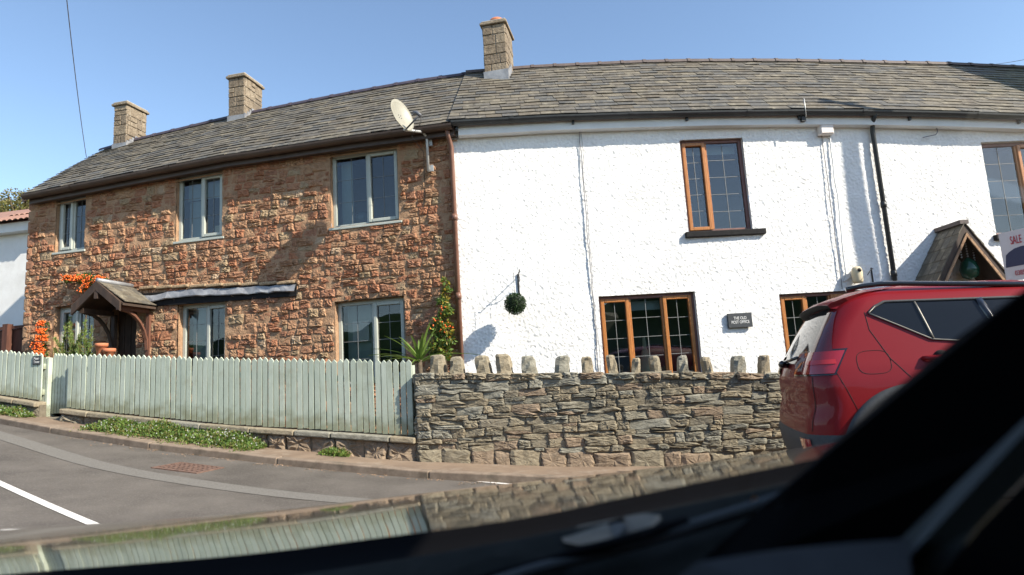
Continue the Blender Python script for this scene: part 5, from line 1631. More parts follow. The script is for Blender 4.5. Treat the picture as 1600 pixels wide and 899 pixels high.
# weeds along the foot of the plinth
def weeds(label, px0, px1, seed, dens, flowers=True, hmax=.16, wide=.26):
    rg = random.Random(seed)
    a, b = FE.sz(px0, 690)[0], FE.sz(px1, 690)[0]
    mb = MB(); mbf = MB()
    n = int((b - a) * dens)
    for _ in range(n):
        s = rg.uniform(a, b); edge = min(1, min(s - a, b - s) / .3 + .25)
        d = .12 + abs(rg.gauss(0, .5)) * wide
        p = FE.P(s, 0, d); z = hgt(p.x, p.y)
        k = hmax * edge * max(.15, 1 - (d - .12) / (wide * 1.6)) * (0.75 + .5 * mnoise.noise(Vector((s * 2.2, 0, seed))))
        c = Vector((p.x, p.y, z + rg.uniform(0, k)))
        leaves(mb, c, (.03, .03, .015), 4, .034, rg, (0, 1, 1, 2), up=.6, aspect=.5)
        if flowers and rg.random() < .10:
            q = c + Vector((0, -.01, .03))
            for j in range(6):
                an = j * math.pi / 3 + rg.random(); e = Vector((math.cos(an), -.3, math.sin(an))) * .0085
                f_ = Vector((math.cos(an + .5), -.3, math.sin(an + .5))) * .0085
                mbf.add([q, q + e, q + f_], [(0, 1, 2)])
    p = FE.P((a + b) / 2, 0, .2)
    o = mb.build('weeds', [M['leaf_mid'], M['leaf_light'], M['leaf_olive']]); o['kind'] = 'stuff'; o['label'] = label; o['category'] = 'weeds'
    if mbf.v: mbf.build('flowers', M['petal'], o)
weeds('dense green weeds with tiny white daisies along the plinth under the long fence', 172, 424, 71, 1500, hmax=.20, wide=.30)
weeds('small bright green weed tuft at the foot of the plinth near the garden wall', 516, 553, 72, 900, flowers=False, hmax=.17, wide=.12)
weeds('daisy weeds at the kerb side left of the gate', -60, 64, 73, 700, hmax=.13, wide=.16)
# fallen leaves and grit in the gutter of the road
rg_ = random.Random(77)
mb = MB()
for _ in range(420):
    px = rg_.uniform(120, 840); i = min(range(0, len(KERB)), key=lambda j: abs((project((KERB[j].x, KERB[j].y, hgt(*KERB[j]))) or (9e9, 0))[0] - px))
    o_ = abs(rg_.gauss(0, .5)) * .16 + .01
    q = KERB[i] + knorm(i) * o_ + Vector((rg_.uniform(-.2, .2), 0))
    z = road_z(q.x, q.y) + .006; r = rg_.uniform(.004, .014); an = rg_.uniform(0, 6)
    e = Vector((math.cos(an), math.sin(an), 0)) * r; g_ = Vector((-math.sin(an), math.cos(an), 0)) * r * .7
    c = Vector((q.x, q.y, z))
    mb.add([c - e, c - g_, c + e, c + g_, c + Vector((0, 0, r * .6))], [(0, 1, 4), (1, 2, 4), (2, 3, 4), (3, 0, 4)], rg_.choice((0, 0, 1, 2)))
o = mb.build('grit', [M['kerb'], M['bark'], M['mortar']]); o['kind'] = 'stuff'; o['label'] = 'grit and dead leaves lying along the road gutter'

# ------------------------------------------------------------------ beyond the stone cottage
NBF = Facade(at_depth(20, 430, 14.5).x, 14.5, -10)
fn_ = face_box(NBF)
nh = thing('white_bungalow', 'white rendered house with red tiled roof beyond the stone cottage', 'house', tuple(NBF.P(-1, hgt(*NBF.P(-1, 0).xy))))
s1, ze_n = NBF.sz(60, 358); s0 = NBF.sz(-260, 400)[0]
_, zt_n = NBF.sz(20, 362)
zb_n = hgt(*NBF.P(-1, 0).xy) - 1.5
s1 += 2.5
fix_normals(MB().box((s0, -5, zb_n), (s1, 0, zt_n), fn=fn_).build('wall', M['white_render'], nh))
zf0 = NBF.sz(20, 362, .22)[1]; zf1 = NBF.sz(20, 348, .22)[1]
fix_normals(MB().box((s0 - .2, .17, zf0), (s1, .22, zf1), fn=fn_).build('fascia', M['white_board'], nh))
fix_normals(MB().box((s0 - .2, -.1, zf0), (s1, .17, zf0 + .03), fn=fn_).build('soffit', M['white_board'], nh))
rise = 1.35
s = s0 - .2
rgn = random.Random(88)
nt_ = 0
while s < s1:                                     # rows of clay pantiles seen edge-on
    pr = project(fn_(s, .2, zf1))
    if pr and pr[0] > -40 and pr[0] < 70:
        for c in range(3):
            mb = MB(); rows = []
            for k in range(2):
                t = (c + (1 - k) * -.12 + k * 1.0) / 3
                d = lerp(.28, -2.6, t); z = lerp(zf1, zf1 + rise, t) + .02 + (.03 if k == 0 else 0)
                rows.append([fn_(s + .15 * j / 6, d, z + .035 * math.sin(math.pi * j / 6)) for j in range(7)])
            mb.grid(rows); mb.build('roof_tile', M['pantile'], nh)
    s += .15
mb = MB(); mb.quad(fn_(s0 - .2, .26, zf1), fn_(s1, .26, zf1), fn_(s1, -2.6, zf1 + rise), fn_(s0 - .2, -2.6, zf1 + rise)); mb.quad(fn_(s0 - .2, -2.6, zf1 + rise), fn_(s1, -2.6, zf1 + rise), fn_(s1, -5.4, zf1), fn_(s0 - .2, -5.4, zf1)); mb.build('roof', M['pantile'], nh)
bf = thing('board_fence', 'dark brown close boarded fence between the white house and the stone cottage', 'fence', tuple(ST.P(s_end - .6, hgt(*ST.P(s_end - .6, 0).xy), -.1)))
s1 = s_end - .04; s0 = s1 - 2.2; _, zt_n = ST.sz(18, 513, -.1)
zb_n = hgt(*ST.P(s_end, 0).xy) - .2
n = 18
for i in range(n):
    a = lerp(s0, s1, i / n); b = lerp(s0, s1, (i + 1) / n)
    fix_normals(MB().box((a + .002, -.12 - .008 * (i % 2), zb_n), (b + .008, -.10 - .008 * (i % 2), zt_n - .02), fn=fb).build('board', M['fence_brown'], bf))
MB().box((s0, -.10, zt_n - .02), (s1, -.07, zt_n + .03), fn=fb).build('rail', M['fence_brown'], bf)
for k in range(2):
    MB().box((s1 - .42 - k * 1.2, -.098, zb_n), (s1 - .32 - k * 1.2, -.0, zt_n + .06), fn=fb).build('post', M['fence_brown'], bf)
def tree(px, py, R_px, depth, label, seed, mats, n=2600):
    rg = random.Random(seed)
    c = at_depth(px, py, depth); R_ = R_px * depth / 1000
    gz_ = hgt(c.x, c.y)
    t = thing('tree', label, 'tree', (c.x, c.y, gz_), group=None)
    mb = MB()
    mb.tube([Vector((c.x, c.y, gz_ - .5)), Vector((c.x + .1, c.y, lerp(gz_, c.z, .6))), Vector((c.x, c.y, c.z + R_ * .5))], [R_ * .12, R_ * .09, R_ * .03], 8)
    for k in range(7):
        an = k * .9 + rg.random(); b = Vector((c.x, c.y, lerp(gz_, c.z, .75)))
        mb.tube([b, c + Vector((math.cos(an) * R_ * .5, math.sin(an) * R_ * .5, rg.uniform(-.1, .4) * R_)), c + Vector((math.cos(an) * R_ * .8, math.sin(an) * R_ * .8, rg.uniform(0, .5) * R_))], [R_ * .05, R_ * .03, R_ * .01], 5)
    mb.build('trunk', M['bark'], t)
    mb = MB()
    for k in range(34):
        v = Vector((rg.gauss(0, 1), rg.gauss(0, 1), rg.gauss(0, 1))).normalized() * rg.uniform(.45, .95)
        cc = c + Vector((v.x * R_, v.y * R_, v.z * R_ * .85)); rr = R_ * rg.uniform(.18, .34)
        leaves(mb, cc, (rr, rr, rr * .8), n // 34, R_ * .075, rg, (0, 0, 1), aspect=.7)
    o = mb.build('crown', [M[m] for m in mats], t)
tree(42, 330, 50, 34, 'olive green tree rising above the end of the slate roof', 91, ('leaf_olive', 'leaf_olive'), 5600)
tree(-4, 345, 50, 38, 'tree crown at the picture edge behind the red tiled roof', 92, ('leaf_olive', 'leaf_light'), 4600)
# hedge added unseen behind the camera for the windows and paintwork to mirror
rg_ = random.Random(95)
mb = MB(); rows = []
for i in range(60):
    x = -40 + i * 1.4
    rows.append([(x, -13 + rg_.uniform(-.5, .5) + dy, -.5 + z * (1 + .35 * mnoise.noise(Vector((x * .35, z, 7))))) for (dy, z) in ((0, 0), (.3, 1.3), (.5, 2.6), (.3, 3.6), (-.2, 4.5), (-1.2, 5.2), (-2.5, 5.5))])
mb.grid(rows, smooth=False)
o = mb.build('hedge', M['leaf_dark']); o['kind'] = 'stuff'; o['label'] = 'tall dark hedge added behind the camera, seen only mirrored in the panes'

# ------------------------------------------------------------------ red car
M['car_red'] = mat('red_metallic_paint', (0.185, 0.005, 0.008), rough=0.45, metal=0.0, coat=0.3, spec=0.2)
M['car_glass'] = mat('dark_car_glass', (0.010, 0.012, 0.015), rough=0.05, spec=0.35)
M['cladding'] = mat('grey_car_cladding', (0.035, 0.037, 0.04), (0.05, 0.052, 0.055), scale=60, rough=0.65, bump=0.0006, bscale=300)
M['tyre'] = mat('tyre_rubber', (0.018, 0.018, 0.018), rough=0.8)
M['chrome'] = mat('bright_trim', (0.17, 0.16, 0.14), rough=0.5, metal=0.5)
M['lamp_red'] = mat('red_lamp_lens', (0.32, 0.006, 0.010), rough=0.08, spec=0.7, coat=1.0)
M['lamp_dark'] = mat('dark_lamp_lens', (0.10, 0.004, 0.006), rough=0.08, coat=1.0)
M['lamp_clear'] = mat('clear_lamp_lens', (0.26, 0.13, 0.12), rough=0.1, coat=1.0)
M['seam'] = mat('panel_gap', (0.01, 0.004, 0.004), rough=0.8)
M['gloss_black'] = mat('gloss_black', (0.010, 0.010, 0.012), rough=0.12, coat=0.6)
CS = 1.04
CARF = Facade(1.83 * CS, 4.24 * CS, -15.0)                   # plane of the flank that faces the camera; s = 0 at the rear corner
cz0 = road_z(3.4, 4.5) - .01
WID = 1.70
def prof(pts, z): return interp(z, pts)
UR = [(.22, .12), (.32, .06), (.45, .02), (.60, .0), (.72, .015), (.80, .045), (.92, .035), (1.0, .04), (1.08, .065), (1.20, .13), (1.32, .20), (1.42, .265), (1.50, .32), (1.56, .41), (1.60, .55), (1.63, .9)]
UF = [(.22, 4.30), (.35, 4.40), (.6, 4.43), (.8, 4.40), (.90, 4.30), (.98, 3.9), (1.04, 3.35), (1.10, 3.05), (1.2, 2.86), (1.32, 2.66), (1.42, 2.48), (1.50, 2.32), (1.56, 2.15), (1.60, 1.95), (1.63, 1.6)]
WD = [(.22, .83), (.32, .88), (.45, .915), (.60, .93), (.80, .925), (.95, .905), (1.04, .88), (1.10, .855), (1.2, .815), (1.32, .765), (1.42, .72), (1.50, .67), (1.56, .60), (1.60, .48), (1.63, .25)]
RR = [(.22, .20), (.6, .24), (1.0, .20), (1.1, .18), (1.3, .16), (1.5, .20), (1.6, .3), (1.63, .2)]
def smoothed(pts):
    zs = np.linspace(.22, 1.63, 160); v = np.array([interp(z, pts) for z in zs])
    k = np.ones(7) / 7; v2 = np.convolve(np.pad(v, 3, mode='edge'), k, 'valid')
    return [(float(a), float(b)) for a, b in zip(zs, v2)]
_UR, _UF, _WD, _RR = [(np.array([p[0] for p in L]), np.array([p[1] for p in L])) for L in map(smoothed, (UR, UF, WD, RR))]
def at(tab, z): return float(np.interp(z, tab[0], tab[1]))
def body2(l, z, off=0.0):
    """point of the right flank at arc length l from the middle of the tail; returns (u, v)"""
    w, r, ur, uf = at(_WD, z), at(_RR, z), at(_UR, z), at(_UF, z)
    r = min(r, w * .9)
    f = w - r
    bow = .05
    if l < f:
        return (ur + bow * (l / w) ** 2 - off, l)
    l2 = l - f
    u0 = ur + bow * (f / w) ** 2
    a = l2 / r
    if a < math.pi / 2:
        return (u0 + r - (r + off) * math.cos(a), f + (r + off) * math.sin(a))
    l3 = l2 - r * math.pi / 2
    u = u0 + r + l3
    rf = min(.5, (uf - u0 - r) * .45)
    us = uf - rf
    taper = .035 * max(0, (u - 3.0) / 1.4) ** 2
    if u < us: return (u, w + off - taper)
    a = (u - us) / rf
    if a < math.pi / 2: return (us + (rf + off) * math.sin(a), w - rf + (rf + off) * math.cos(a) - taper)
    l4 = (a - math.pi / 2) * rf
    return (uf + off - .0, max(0.0, w - rf - l4 - taper))
def l_of_u(u, z):
    w, r, ur = at(_WD, z), min(at(_RR, z), at(_WD, z) * .9), at(_UR, z)
    f = w - r; u0 = ur + .05 * (f / w) ** 2
    return f + r * math.pi / 2 + (u - u0 - r)
def cw(u, v, z):                                  # car coordinates (v = 0 centre, negative = towards the camera) to world
    if z > 1.0: z -= .055 * max(0, u - .5) * min(1, (z - 1.0) / .5)      # the roof falls gently towards the bonnet
    return CARF.P(u * CS, cz0 + z * CS, -(v * .915 + WID / 2) * CS)
def B(l, z, off=0.0, sgn=-1):
    u, v = body2(l, z, off); return cw(u, sgn * v, z)
_p = CARF.P(2.2, cz0, -WID / 2)
car = thing('parked_car', 'red compact SUV parked half on the pavement with its tail towards the picket fence', 'car', tuple(_p))
zlev = sorted(set([round(x, 3) for x in list(np.linspace(.22, .9, 18)) + list(np.linspace(.9, 1.12, 14)) + list(np.linspace(1.12, 1.63, 26))]))
NL = 84
mb = MB(); rows = []
for z in zlev:
    w, r, ur, uf = at(_WD, z), min(at(_RR, z), at(_WD, z) * .9), at(_UR, z), at(_UF, z)
    f = w - r; rf = min(.5, (uf - ur - r) * .45)
    tot = f + r * math.pi / 2 + (uf - rf - ur - .05 * (f / w) ** 2 - r) + rf * math.pi / 2 + max(0.0, w - rf)
    c1 = f; c2 = f + r * math.pi / 2
    ls = list(np.linspace(0, c1, 8, endpoint=False)) + list(np.linspace(c1, c2, 12, endpoint=False)) + list(np.linspace(c2, tot - rf * math.pi / 2 - max(0, w - rf), 26, endpoint=False)) + list(np.linspace(tot - rf * math.pi / 2 - max(0, w - rf), tot - max(0, w - rf), 10, endpoint=False)) + list(np.linspace(tot - max(0, w - rf), tot, 6))
    half = [body2(l, z) for l in ls]
    row = [cw(u, -v, z) for u, v in half] + [cw(u, v, z) for u, v in half[-2:0:-1]]
    rows.append(row)
mb.grid(rows, smooth=True, close=True)
n = len(rows[0]); top = rows[-1]; c = sum(top, Vector()) / n
mb.add(top + [c + Vector((0, 0, .004))], [(i, (i + 1) % n, n) for i in range(n)], 0, True)
body = fix_normals(mb.build('body', M['car_red'], car))

CSD = 0.0
def su(px, py): s, z = CARF.sz(px, py, -.08 * CS); return s / CS, (z - cz0) / CS
def side_patch(name, top, bot, m, parent, off=.004, nu=26, nv=7, smooth=True):
    """top, bot: lists of (u, z)"""
    u0, u1 = max(top[0][0], bot[0][0]), min(top[-1][0], bot[-1][0])
    mb = MB(); rows = []
    for i in range(nu + 1):
        u = lerp(u0, u1, i / nu); row = []
        for j in range(nv + 1):
            z = lerp(interp(u, bot), interp(u, top), j / nv)
            row.append(B(l_of_u(u, z), z, off))
        rows.append(row)
    mb.grid(rows, smooth=smooth)
    return fix_normals(mb.build(name, m, parent))
def side_line(name, pts, m, parent, r=.004, off=.002, n=5, dens=.05):
    q = []
    for (a, b) in zip(pts[:-1], pts[1:]):
        k = max(1, int(math.dist(a, b) / dens))
        q += [(lerp(a[0], b[0], i / k), lerp(a[1], b[1], i / k)) for i in range(k)]
    q.append(pts[-1])
    mb = MB(); mb.tube([B(l_of_u(u, z), z, off) for u, z in q], r, n); return mb.build(name, m, parent)
# side glass
gb = [su(1364, 488), su(1410, 507), su(1458, 528), su(1560, 532), (3.0, su(1560, 532)[1] + .0)]
gtp = [su(1364, 486), su(1374, 476), su(1390, 466), su(1420, 460), su(1500, 455), (2.55, su(1500, 455)[1] + .0), (3.0, gb[-1][1] + .02)]
gtp = [(u, min(z, 1.47)) for u, z in gtp]; gb = [(u, min(z, 1.45)) for u, z in gb]
glass_ = side_patch('side_window', gtp, gb, M['car_glass'], car, .006, 40, 8)
side_line('window_trim', gb[:4], M['chrome'], glass_, .006, .008)
side_line('window_trim', gtp[:6], M['cladding'], glass_, .012, .006)
side_line('window_trim', [gtp[1], gtp[0], gb[0]], M['chrome'], glass_, .008, .010)
a, b = su(1437, 459), su(1460, 527)
a = (a[0], min(a[1], 1.46))
side_line('pillar_trim', [a, b], M['chrome'], glass_, .008, .010)
a2, b2 = su(1540, 456), su(1575, 530)
side_line('pillar_trim', [(a2[0], min(a2[1], 1.46)), b2], M['gloss_black'], glass_, .03, -.005)
# roof rail
mb = MB(); pts = []
for k in range(20):
    u = lerp(.42, 2.5, k / 19); z = 1.575 + .028 * math.sin(math.pi * min(1, max(0, (u - .42) / .25)) / 2) - .05 * max(0, u - .7)
    pts.append(cw(u, -.60, z))
mb.tube(pts, .018, 8); mb.build('roof_rail', M['gloss_black'], car)
q_ = [p + CARF.P(0, 0, -1.2 * CS) - CARF.P(0, 0, 0) for p in pts]
mb = MB(); mb.tube(q_, .018, 8); mb.build('roof_rail', M['gloss_black'], car)
# panel gaps
dl = [su(1357, 486), su(1362, 515), su(1390, 560), su(1420, 590)]
side_line('door_gap', dl, M['seam'], car, .0022, .0005)
side_line('bumper_gap', [su(1305, 582), su(1322, 612), su(1336, 640)], M['seam'], car, .0018, .0005)
c0, z0 = su(1364, 566)
rw, rh = .085 * 1.15, .075
q = []
for k in range(29):
    an = 2 * math.pi * k / 28; e = 3.2
    ca, sa2 = math.cos(an), math.sin(an)
    q.append((c0 + rw * math.copysign(abs(ca) ** (2 / e), ca), z0 + rh * math.copysign(abs(sa2) ** (2 / e), sa2)))
side_line('fuel_flap', q, M['seam'], car, .0018, .0005)
# door handle
hu, hz = su(1470, 558)
mb = MB(); mb.tube([B(l_of_u(hu - .11, hz), hz, .0), B(l_of_u(hu - .08, hz), hz, .032), B(l_of_u(hu + .08, hz + .005), hz + .005, .034), B(l_of_u(hu + .11, hz), hz, .0)], [.014, .017, .017, .014], 8)
mb.build('door_handle', M['car_red'], car)
o = MB().sphere(B(l_of_u(hu, hz), hz, -.02), .05, 12, 8); o.build('handle_cup', M['seam'], car)
# tail lamps: the lens wraps round the corner, a slim arm climbs the pillar
def corner_patch(name, spec, m, parent, off, nu=18, sgn=-1):
    """spec: list of (z, l0, l1)"""
    mb = MB(); rows = []
    for (z, a, b) in spec:
        rows.append([B(lerp(a, b, i / nu), z, off, sgn) for i in range(nu + 1)])
    mb.grid(rows, smooth=True)
    return fix_normals(mb.build(name, m, parent))
zt_l = su(1290, 549)[1]; zb_l = su(1290, 584)[1]
tipu = su(1320, 549)[0]; botu = su(1302, 583)[0]
def lamp(sgn):
    f = lambda z: at(_WD, z) - at(_RR, z)
    sp = []; N = 8
    for k in range(N + 1):
        z = lerp(zb_l, zt_l, k / N)
        sp.append((z, f(z) - .26, l_of_u(lerp(botu, tipu, k / N), z)))
    lp = corner_patch('tail_lamp', sp, M['lamp_red'], car, .016, 20, sgn)
    corner_patch('lamp_edge', [(z, a - .012, b + .012) for z, a, b in [(zb_l - .012, sp[0][1], sp[0][2])] + sp + [(zt_l + .012, sp[-1][1], sp[-1][2])]], M['gloss_black'], lp, .008, 20, sgn)
    zz_ = [lerp(zb_l + .02, zt_l - .03, k / 4) for k in range(5)]
    corner_patch('reversing_lens', [(z, f(z) - .22, f(z) - .0) for z in zz_], M['lamp_clear'], lp, .019, 8, sgn)
    corner_patch('lamp_inner', [(z, f(z) - .18, f(z) - .05) for z in zz_[1:-1]], M['lamp_dark'], lp, .022, 8, sgn)
    up = [(lerp(zt_l, 1.44, k / 10)) for k in range(11)]
    corner_patch('lamp_arm', [(z, f(z) + .03, f(z) + .13 + .08 * (1 - k / 10) ** 2) for k, z in enumerate(up)], M['lamp_dark'], lp, .010, 6, sgn)
    corner_patch('lamp_band', [(z, f(z) + .05, l_of_u(lerp(botu, tipu, .5), z) - .02) for z in (lerp(zb_l, zt_l, .42), lerp(zb_l, zt_l, .62))], mat('lamp_glow', (.50, .02, .02), rough=.1, coat=1) , lp, .020, 10, sgn)
lamp(-1); lamp(1)
# rear window, wiper, spoiler, tailgate crease
f_ = lambda z: at(_WD, z) - at(_RR, z)
mb = MB(); rows = []
for k in range(13):
    z = lerp(1.09, 1.46, k / 12); L_ = f_(z) + .05
    rows.append([B(abs(x), z, .006, -1 if x < 0 else 1) for x in np.linspace(-L_, L_, 25)])
mb.grid(rows); rw_ = fix_normals(mb.build('rear_window', M['car_glass'], car))
mb = MB(); mb.tube([B(0, 1.085, .02), B(.06, 1.09, .055), B(.10, 1.095, .06)], [.03, .032, .02], 10); mb.build('wiper_hub', M['gloss_black'], rw_)
mb = MB(); mb.tube([B(.05, 1.10, .06), B(.45, 1.13, .03)], .012, 6); mb.build('wiper_arm', M['gloss_black'], rw_)
def sp_row(u, z, hw, lift=0.0):
    return [cw(u + .05 * (x / hw) ** 4, x, z - .022 * (x / hw) ** 4 + lift) for x in np.linspace(-hw, hw, 21)]
sp_top = [(.80, 1.607, .50), (.62, 1.592, .57), (.47, 1.568, .625), (.35, 1.540, .635), (.26, 1.512, .62), (.24, 1.496, .61)]
sp_bot = [(.255, 1.474, .61), (.32, 1.466, .63), (.40, 1.458, .645), (.47, 1.448, .65)]
mb = MB(); mb.grid([sp_row(*r) for r in sp_top], smooth=True)
for sgn in (0, -1):
    edge = [sp_row(*r)[sgn] for r in sp_top[1:]] + [sp_row(*r)[sgn] for r in sp_bot]
    c = sum(edge, Vector()) / len(edge)
    mb.add(edge + [c], [(i, (i + 1) % len(edge), len(edge)) for i in range(len(edge))])
spo = fix_normals(mb.build('spoiler', M['car_red'], car))
mb = MB(); mb.grid([sp_row(*sp_top[-1])] + [sp_row(*r) for r in sp_bot], smooth=True); mb.build('spoiler_underside', M['tyre'], spo)
corner_patch('tailgate_gap', [(z, f_(z) + .12, f_(z) + .126) for z in np.linspace(.64, zb_l - .02, 6)], M['seam'], car, .003, 2)
# lower cladding, bumper reflector, exhaust skirt
rows = []
mb = MB()
def clad(t, l, f):
    zt = lerp(.62, .42, min(1, max(0, (l - f - .45) / .4)))
    return lerp(.22, zt, t)
for k in range(9):
    t = k / 8; f0 = f_(.4)
    ls = list(np.linspace(0, f0, 8, endpoint=False)) + list(np.linspace(f0, f0 + .5, 14, endpoint=False)) + list(np.linspace(f0 + .5, 4.0, 22))
    o_ = .012 if k < 8 else 0.0
    rows.append([B(l, clad(t, l, f0), o_) for l in ls[::-1]] + [B(l, clad(t, l, f0), o_, 1) for l in ls[1:]])
mb.grid(rows, smooth=True); cl = fix_normals(mb.build('lower_cladding', M['cladding'], car))
corner_patch('reflector', [(z, f_(z) - .06, f_(z) + .12) for z in (.53, .56, .59)], M['lamp_red'], cl, .02, 8)
# wheels and arches
ARC_U, ARC_T = su(1424, 598)
ARC_R = min(.5, max(.40, ARC_U - su(1309, 675)[0]))
def wheel(u, sgn):
    vs_ = -.83 if sgn < 0 else .83
    out = -1 if sgn < 0 else 1
    z = .345
    zc = ARC_T - ARC_R
    w = part('wheel', car)
    mb = MB(); rows = []
    for (r, dv) in ((.22, -.02), (.27, .035), (.33, .05), (.35, .02), (.352, -.10), (.35, -.2), (.28, -.22)):
        rows.append([cw(u + r * math.cos(a * math.pi / 20), vs_ + out * dv, z + r * math.sin(a * math.pi / 20)) for a in range(40)])
    mb.grid(rows, close=True); mb.build('tyre', M['tyre'], w)
    mb = MB(); rows = []
    for (r, dv) in ((.24, .03), (.235, .0), (.22, -.08), (.02, -.08)):
        rows.append([cw(u + r * math.cos(a * math.pi / 20), vs_ + out * dv, z + r * math.sin(a * math.pi / 20)) for a in range(40)])
    mb.grid(rows, close=True); mb.build('rim', M['cladding'], w)
    for k in range(5):
        an = k * 2 * math.pi / 5 + .3
        mb = MB(); mb.tube([cw(u + r * math.cos(an), vs_ + out * (.02 - .03 * (1 - r / .23)), z + r * math.sin(an)) for r in (.02, .12, .23)], [.04, .028, .03], 6); mb.build('spoke', M['chrome'], w)
    # dark wheel well and the cladding lip round the arch
    mb = MB(); rows = []
    for (r, o_) in ((.0, .0135), (ARC_R - .05, .0135)):
        row = []
        for a in range(37):
            an = math.pi * a / 36
            uu, zz_ = u + r * math.cos(an), max(.23, zc + r * math.sin(an) * 1.0)
            row.append(B(l_of_u(uu, zz_), zz_, o_ + .003, sgn))
        rows.append(row)
    mb.grid(rows); mb.build('wheel_well', M['seam'], w)
    mb = MB(); rows = []
    for (r, o_) in ((ARC_R - .083, .006), (ARC_R - .078, .022), (ARC_R - .028, .026), (ARC_R - .006, .018), (ARC_R, .0)):
        row = []
        for a in range(37):
            an = math.pi * (a - 1) / 34
            uu, zz_ = u + r * math.cos(an), max(.24, zc + r * math.sin(an))
            row.append(B(l_of_u(uu, zz_), zz_, o_, sgn))
        rows.append(row)
    mb.grid(rows, smooth=True); mb.build('arch_lip', M['cladding'], w)
for u in (ARC_U, ARC_U + 2.65):
    for sgn in (-1, 1): wheel(u, sgn)
MB().box((0.25, -.7, .18), (4.2, .7, .24), fn=lambda u, v, z: cw(u, v, z)).build('underbody', M['tyre'], car)

# ------------------------------------------------------------------ sale board
fs0 = at_depth(1566, 402, 6.55)
FS = Facade(fs0.x, fs0.y, -66)
_, zt_s = FS.sz(1566, 364); _, zb_s = FS.sz(1577, 440)
sg = thing('sale_board', 'white and navy estate agent board reading SALE in red beside the porch', 'sign', (fs0.x, fs0.y, hgt(fs0.x, fs0.y)))
fsb = face_box(FS)
wS = .62; h_s = zt_s - zb_s
MB().box((0, -.012, zb_s), (wS, 0, zt_s), fn=fsb).build('board', M['board_white'], sg)
mb = MB(); pts = [(0.02, zb_s + h_s * .32)] + [(wS * t, zb_s + h_s * (.66 - .20 * max(0, 1 - t / .3) ** 2)) for t in (.06, .12, .2, .3, .5, 1.0)] + [(wS, zb_s + h_s * .30), (.02, zb_s + h_s * .28)]
mb.add([FS.P(a, z, .0025) for a, z in pts], [tuple(range(len(pts)))]); mb.build('navy_panel', M['board_navy'], sg)
sA, sB2 = FS.sz(1577, 375)[0], FS.sz(1597, 370)[0]
text('lettering', 'SALE', (sB2 - sA) * .42, fac_matrix(FS, (sA + sB2) / 2, zb_s + h_s * .80, .003) @ Matrix.Diagonal((1, 2.4, 1, 1)), M['letter_red'], sg)
text('phone_lettering', '03858', (sB2 - sA) * .40, fac_matrix(FS, (sA + sB2) / 2, zb_s + h_s * .14, .003) @ Matrix.Diagonal((1, 1.5, 1, 1)), M['letter_red'], sg)
MB().box((wS * .5 - .03, -.07, hgt(fs0.x, fs0.y) - .3), (wS * .5 + .03, -.013, zt_s + .1), fn=fsb).build('post', M['board_white'], sg)

# ------------------------------------------------------------------ the photographer's car: bonnet, scuttle, pillar, dashboard
M['bonnet'] = mat('black_bonnet_paint', (0.012, 0.013, 0.014), rough=0.09, spec=0.6, coat=0.7)
M['bonnet'].node_tree.nodes['Principled BSDF'].inputs['Coat Roughness'].default_value = 0.035
M['dash'] = mat('dashboard_plastic', (0.026, 0.026, 0.028), (0.036, 0.036, 0.038), scale=80, rough=0.7)
M['trim_black'] = mat('black_interior_trim', (0.003, 0.003, 0.004), rough=0.9, spec=.1)
M['trim_grey'] = mat('grey_pillar_trim', (0.075, 0.08, 0.082), rough=0.8)
M['scuttle'] = mat('scuttle_plastic', (0.018, 0.019, 0.017), (0.028, 0.029, 0.026), scale=40, rough=0.9, spec=.05)
M['windscreen'] = glass_mat('windscreen_glass', 0.045, (0.965, 0.975, 0.965), 0.0)
hz0 = -.19
crest_px = [(-220, 842), (-80, 833), (0, 827), (155, 819), (400, 800), (550, 784), (700, 766), (850, 750), (1000, 735), (1130, 718), (1260, 699), (1360, 681)]
near_px = [(-220, 920), (-80, 907), (0, 898), (150, 886), (400, 867), (550, 845), (750, 821), (850, 804), (950, 783), (1100, 752), (1250, 722), (1360, 700)]
Cw = []; Nw = []
slope_b = .122
for (x, y) in crest_px:
    v = ray(x, y); Cw.append(CAM + v * (hz0 / v.z))
for (x, y) in near_px:
    v = ray(x, y)
    xc = x
    # crest depth along this azimuth
    best = min(range(400), key=lambda k: abs((lambda p: p.x / p.y)(Cw[min(int(k / 400 * (len(Cw) - 1)), len(Cw) - 2)].lerp(Cw[min(int(k / 400 * (len(Cw) - 1)), len(Cw) - 2) + 1], (k / 400 * (len(Cw) - 1)) % 1)) - v.x / v.y))
    k = best / 400 * (len(Cw) - 1); i = min(int(k), len(Cw) - 2); pc_ = Cw[i].lerp(Cw[i + 1], k - i)
    # height = hz0 + slope * (yc - y)
    t = interp(x, [(-220, .60), (0, .60), (400, .53), (750, .465), (1000, .435), (1250, .40), (1360, .38)]) / v.y
    Nw.append((CAM + v * t, pc_))
hd = Vector((-.25, .967, 0))
pcar = thing('photographer_car', 'dark car in the foreground, its bonnet, wiper scuttle and windscreen pillar in view', 'car', (0.15, -.6, road_z(.15, -.6)))
mb = MB(); rows = []
NT = 14
def dense3(pts, n=60):
    out = []
    m = len(pts) - 1
    for k in range(n + 1):
        f = k / n * m; i = min(int(f), m - 1); t = f - i
        p0, p1, p2, p3 = pts[max(i-1, 0)], pts[i], pts[i+1], pts[min(i+2, m)]
        out.append(0.5 * ((2*p1) + (p2-p0)*t + (2*p0-5*p1+4*p2-p3)*t*t + (3*p1-p0-3*p2+p3)*t**3))
    return out
ND = dense3([a for a, b in Nw]); CD = dense3([b for a, b in Nw])
def soften(L, it):
    for _ in range(it): L = [L[0]] + [(L[i-1] + L[i] * 2 + L[i+1]) / 4 for i in range(1, len(L) - 1)] + [L[-1]]
    return L
ND = soften(ND, 14); CD = soften(CD, 14)
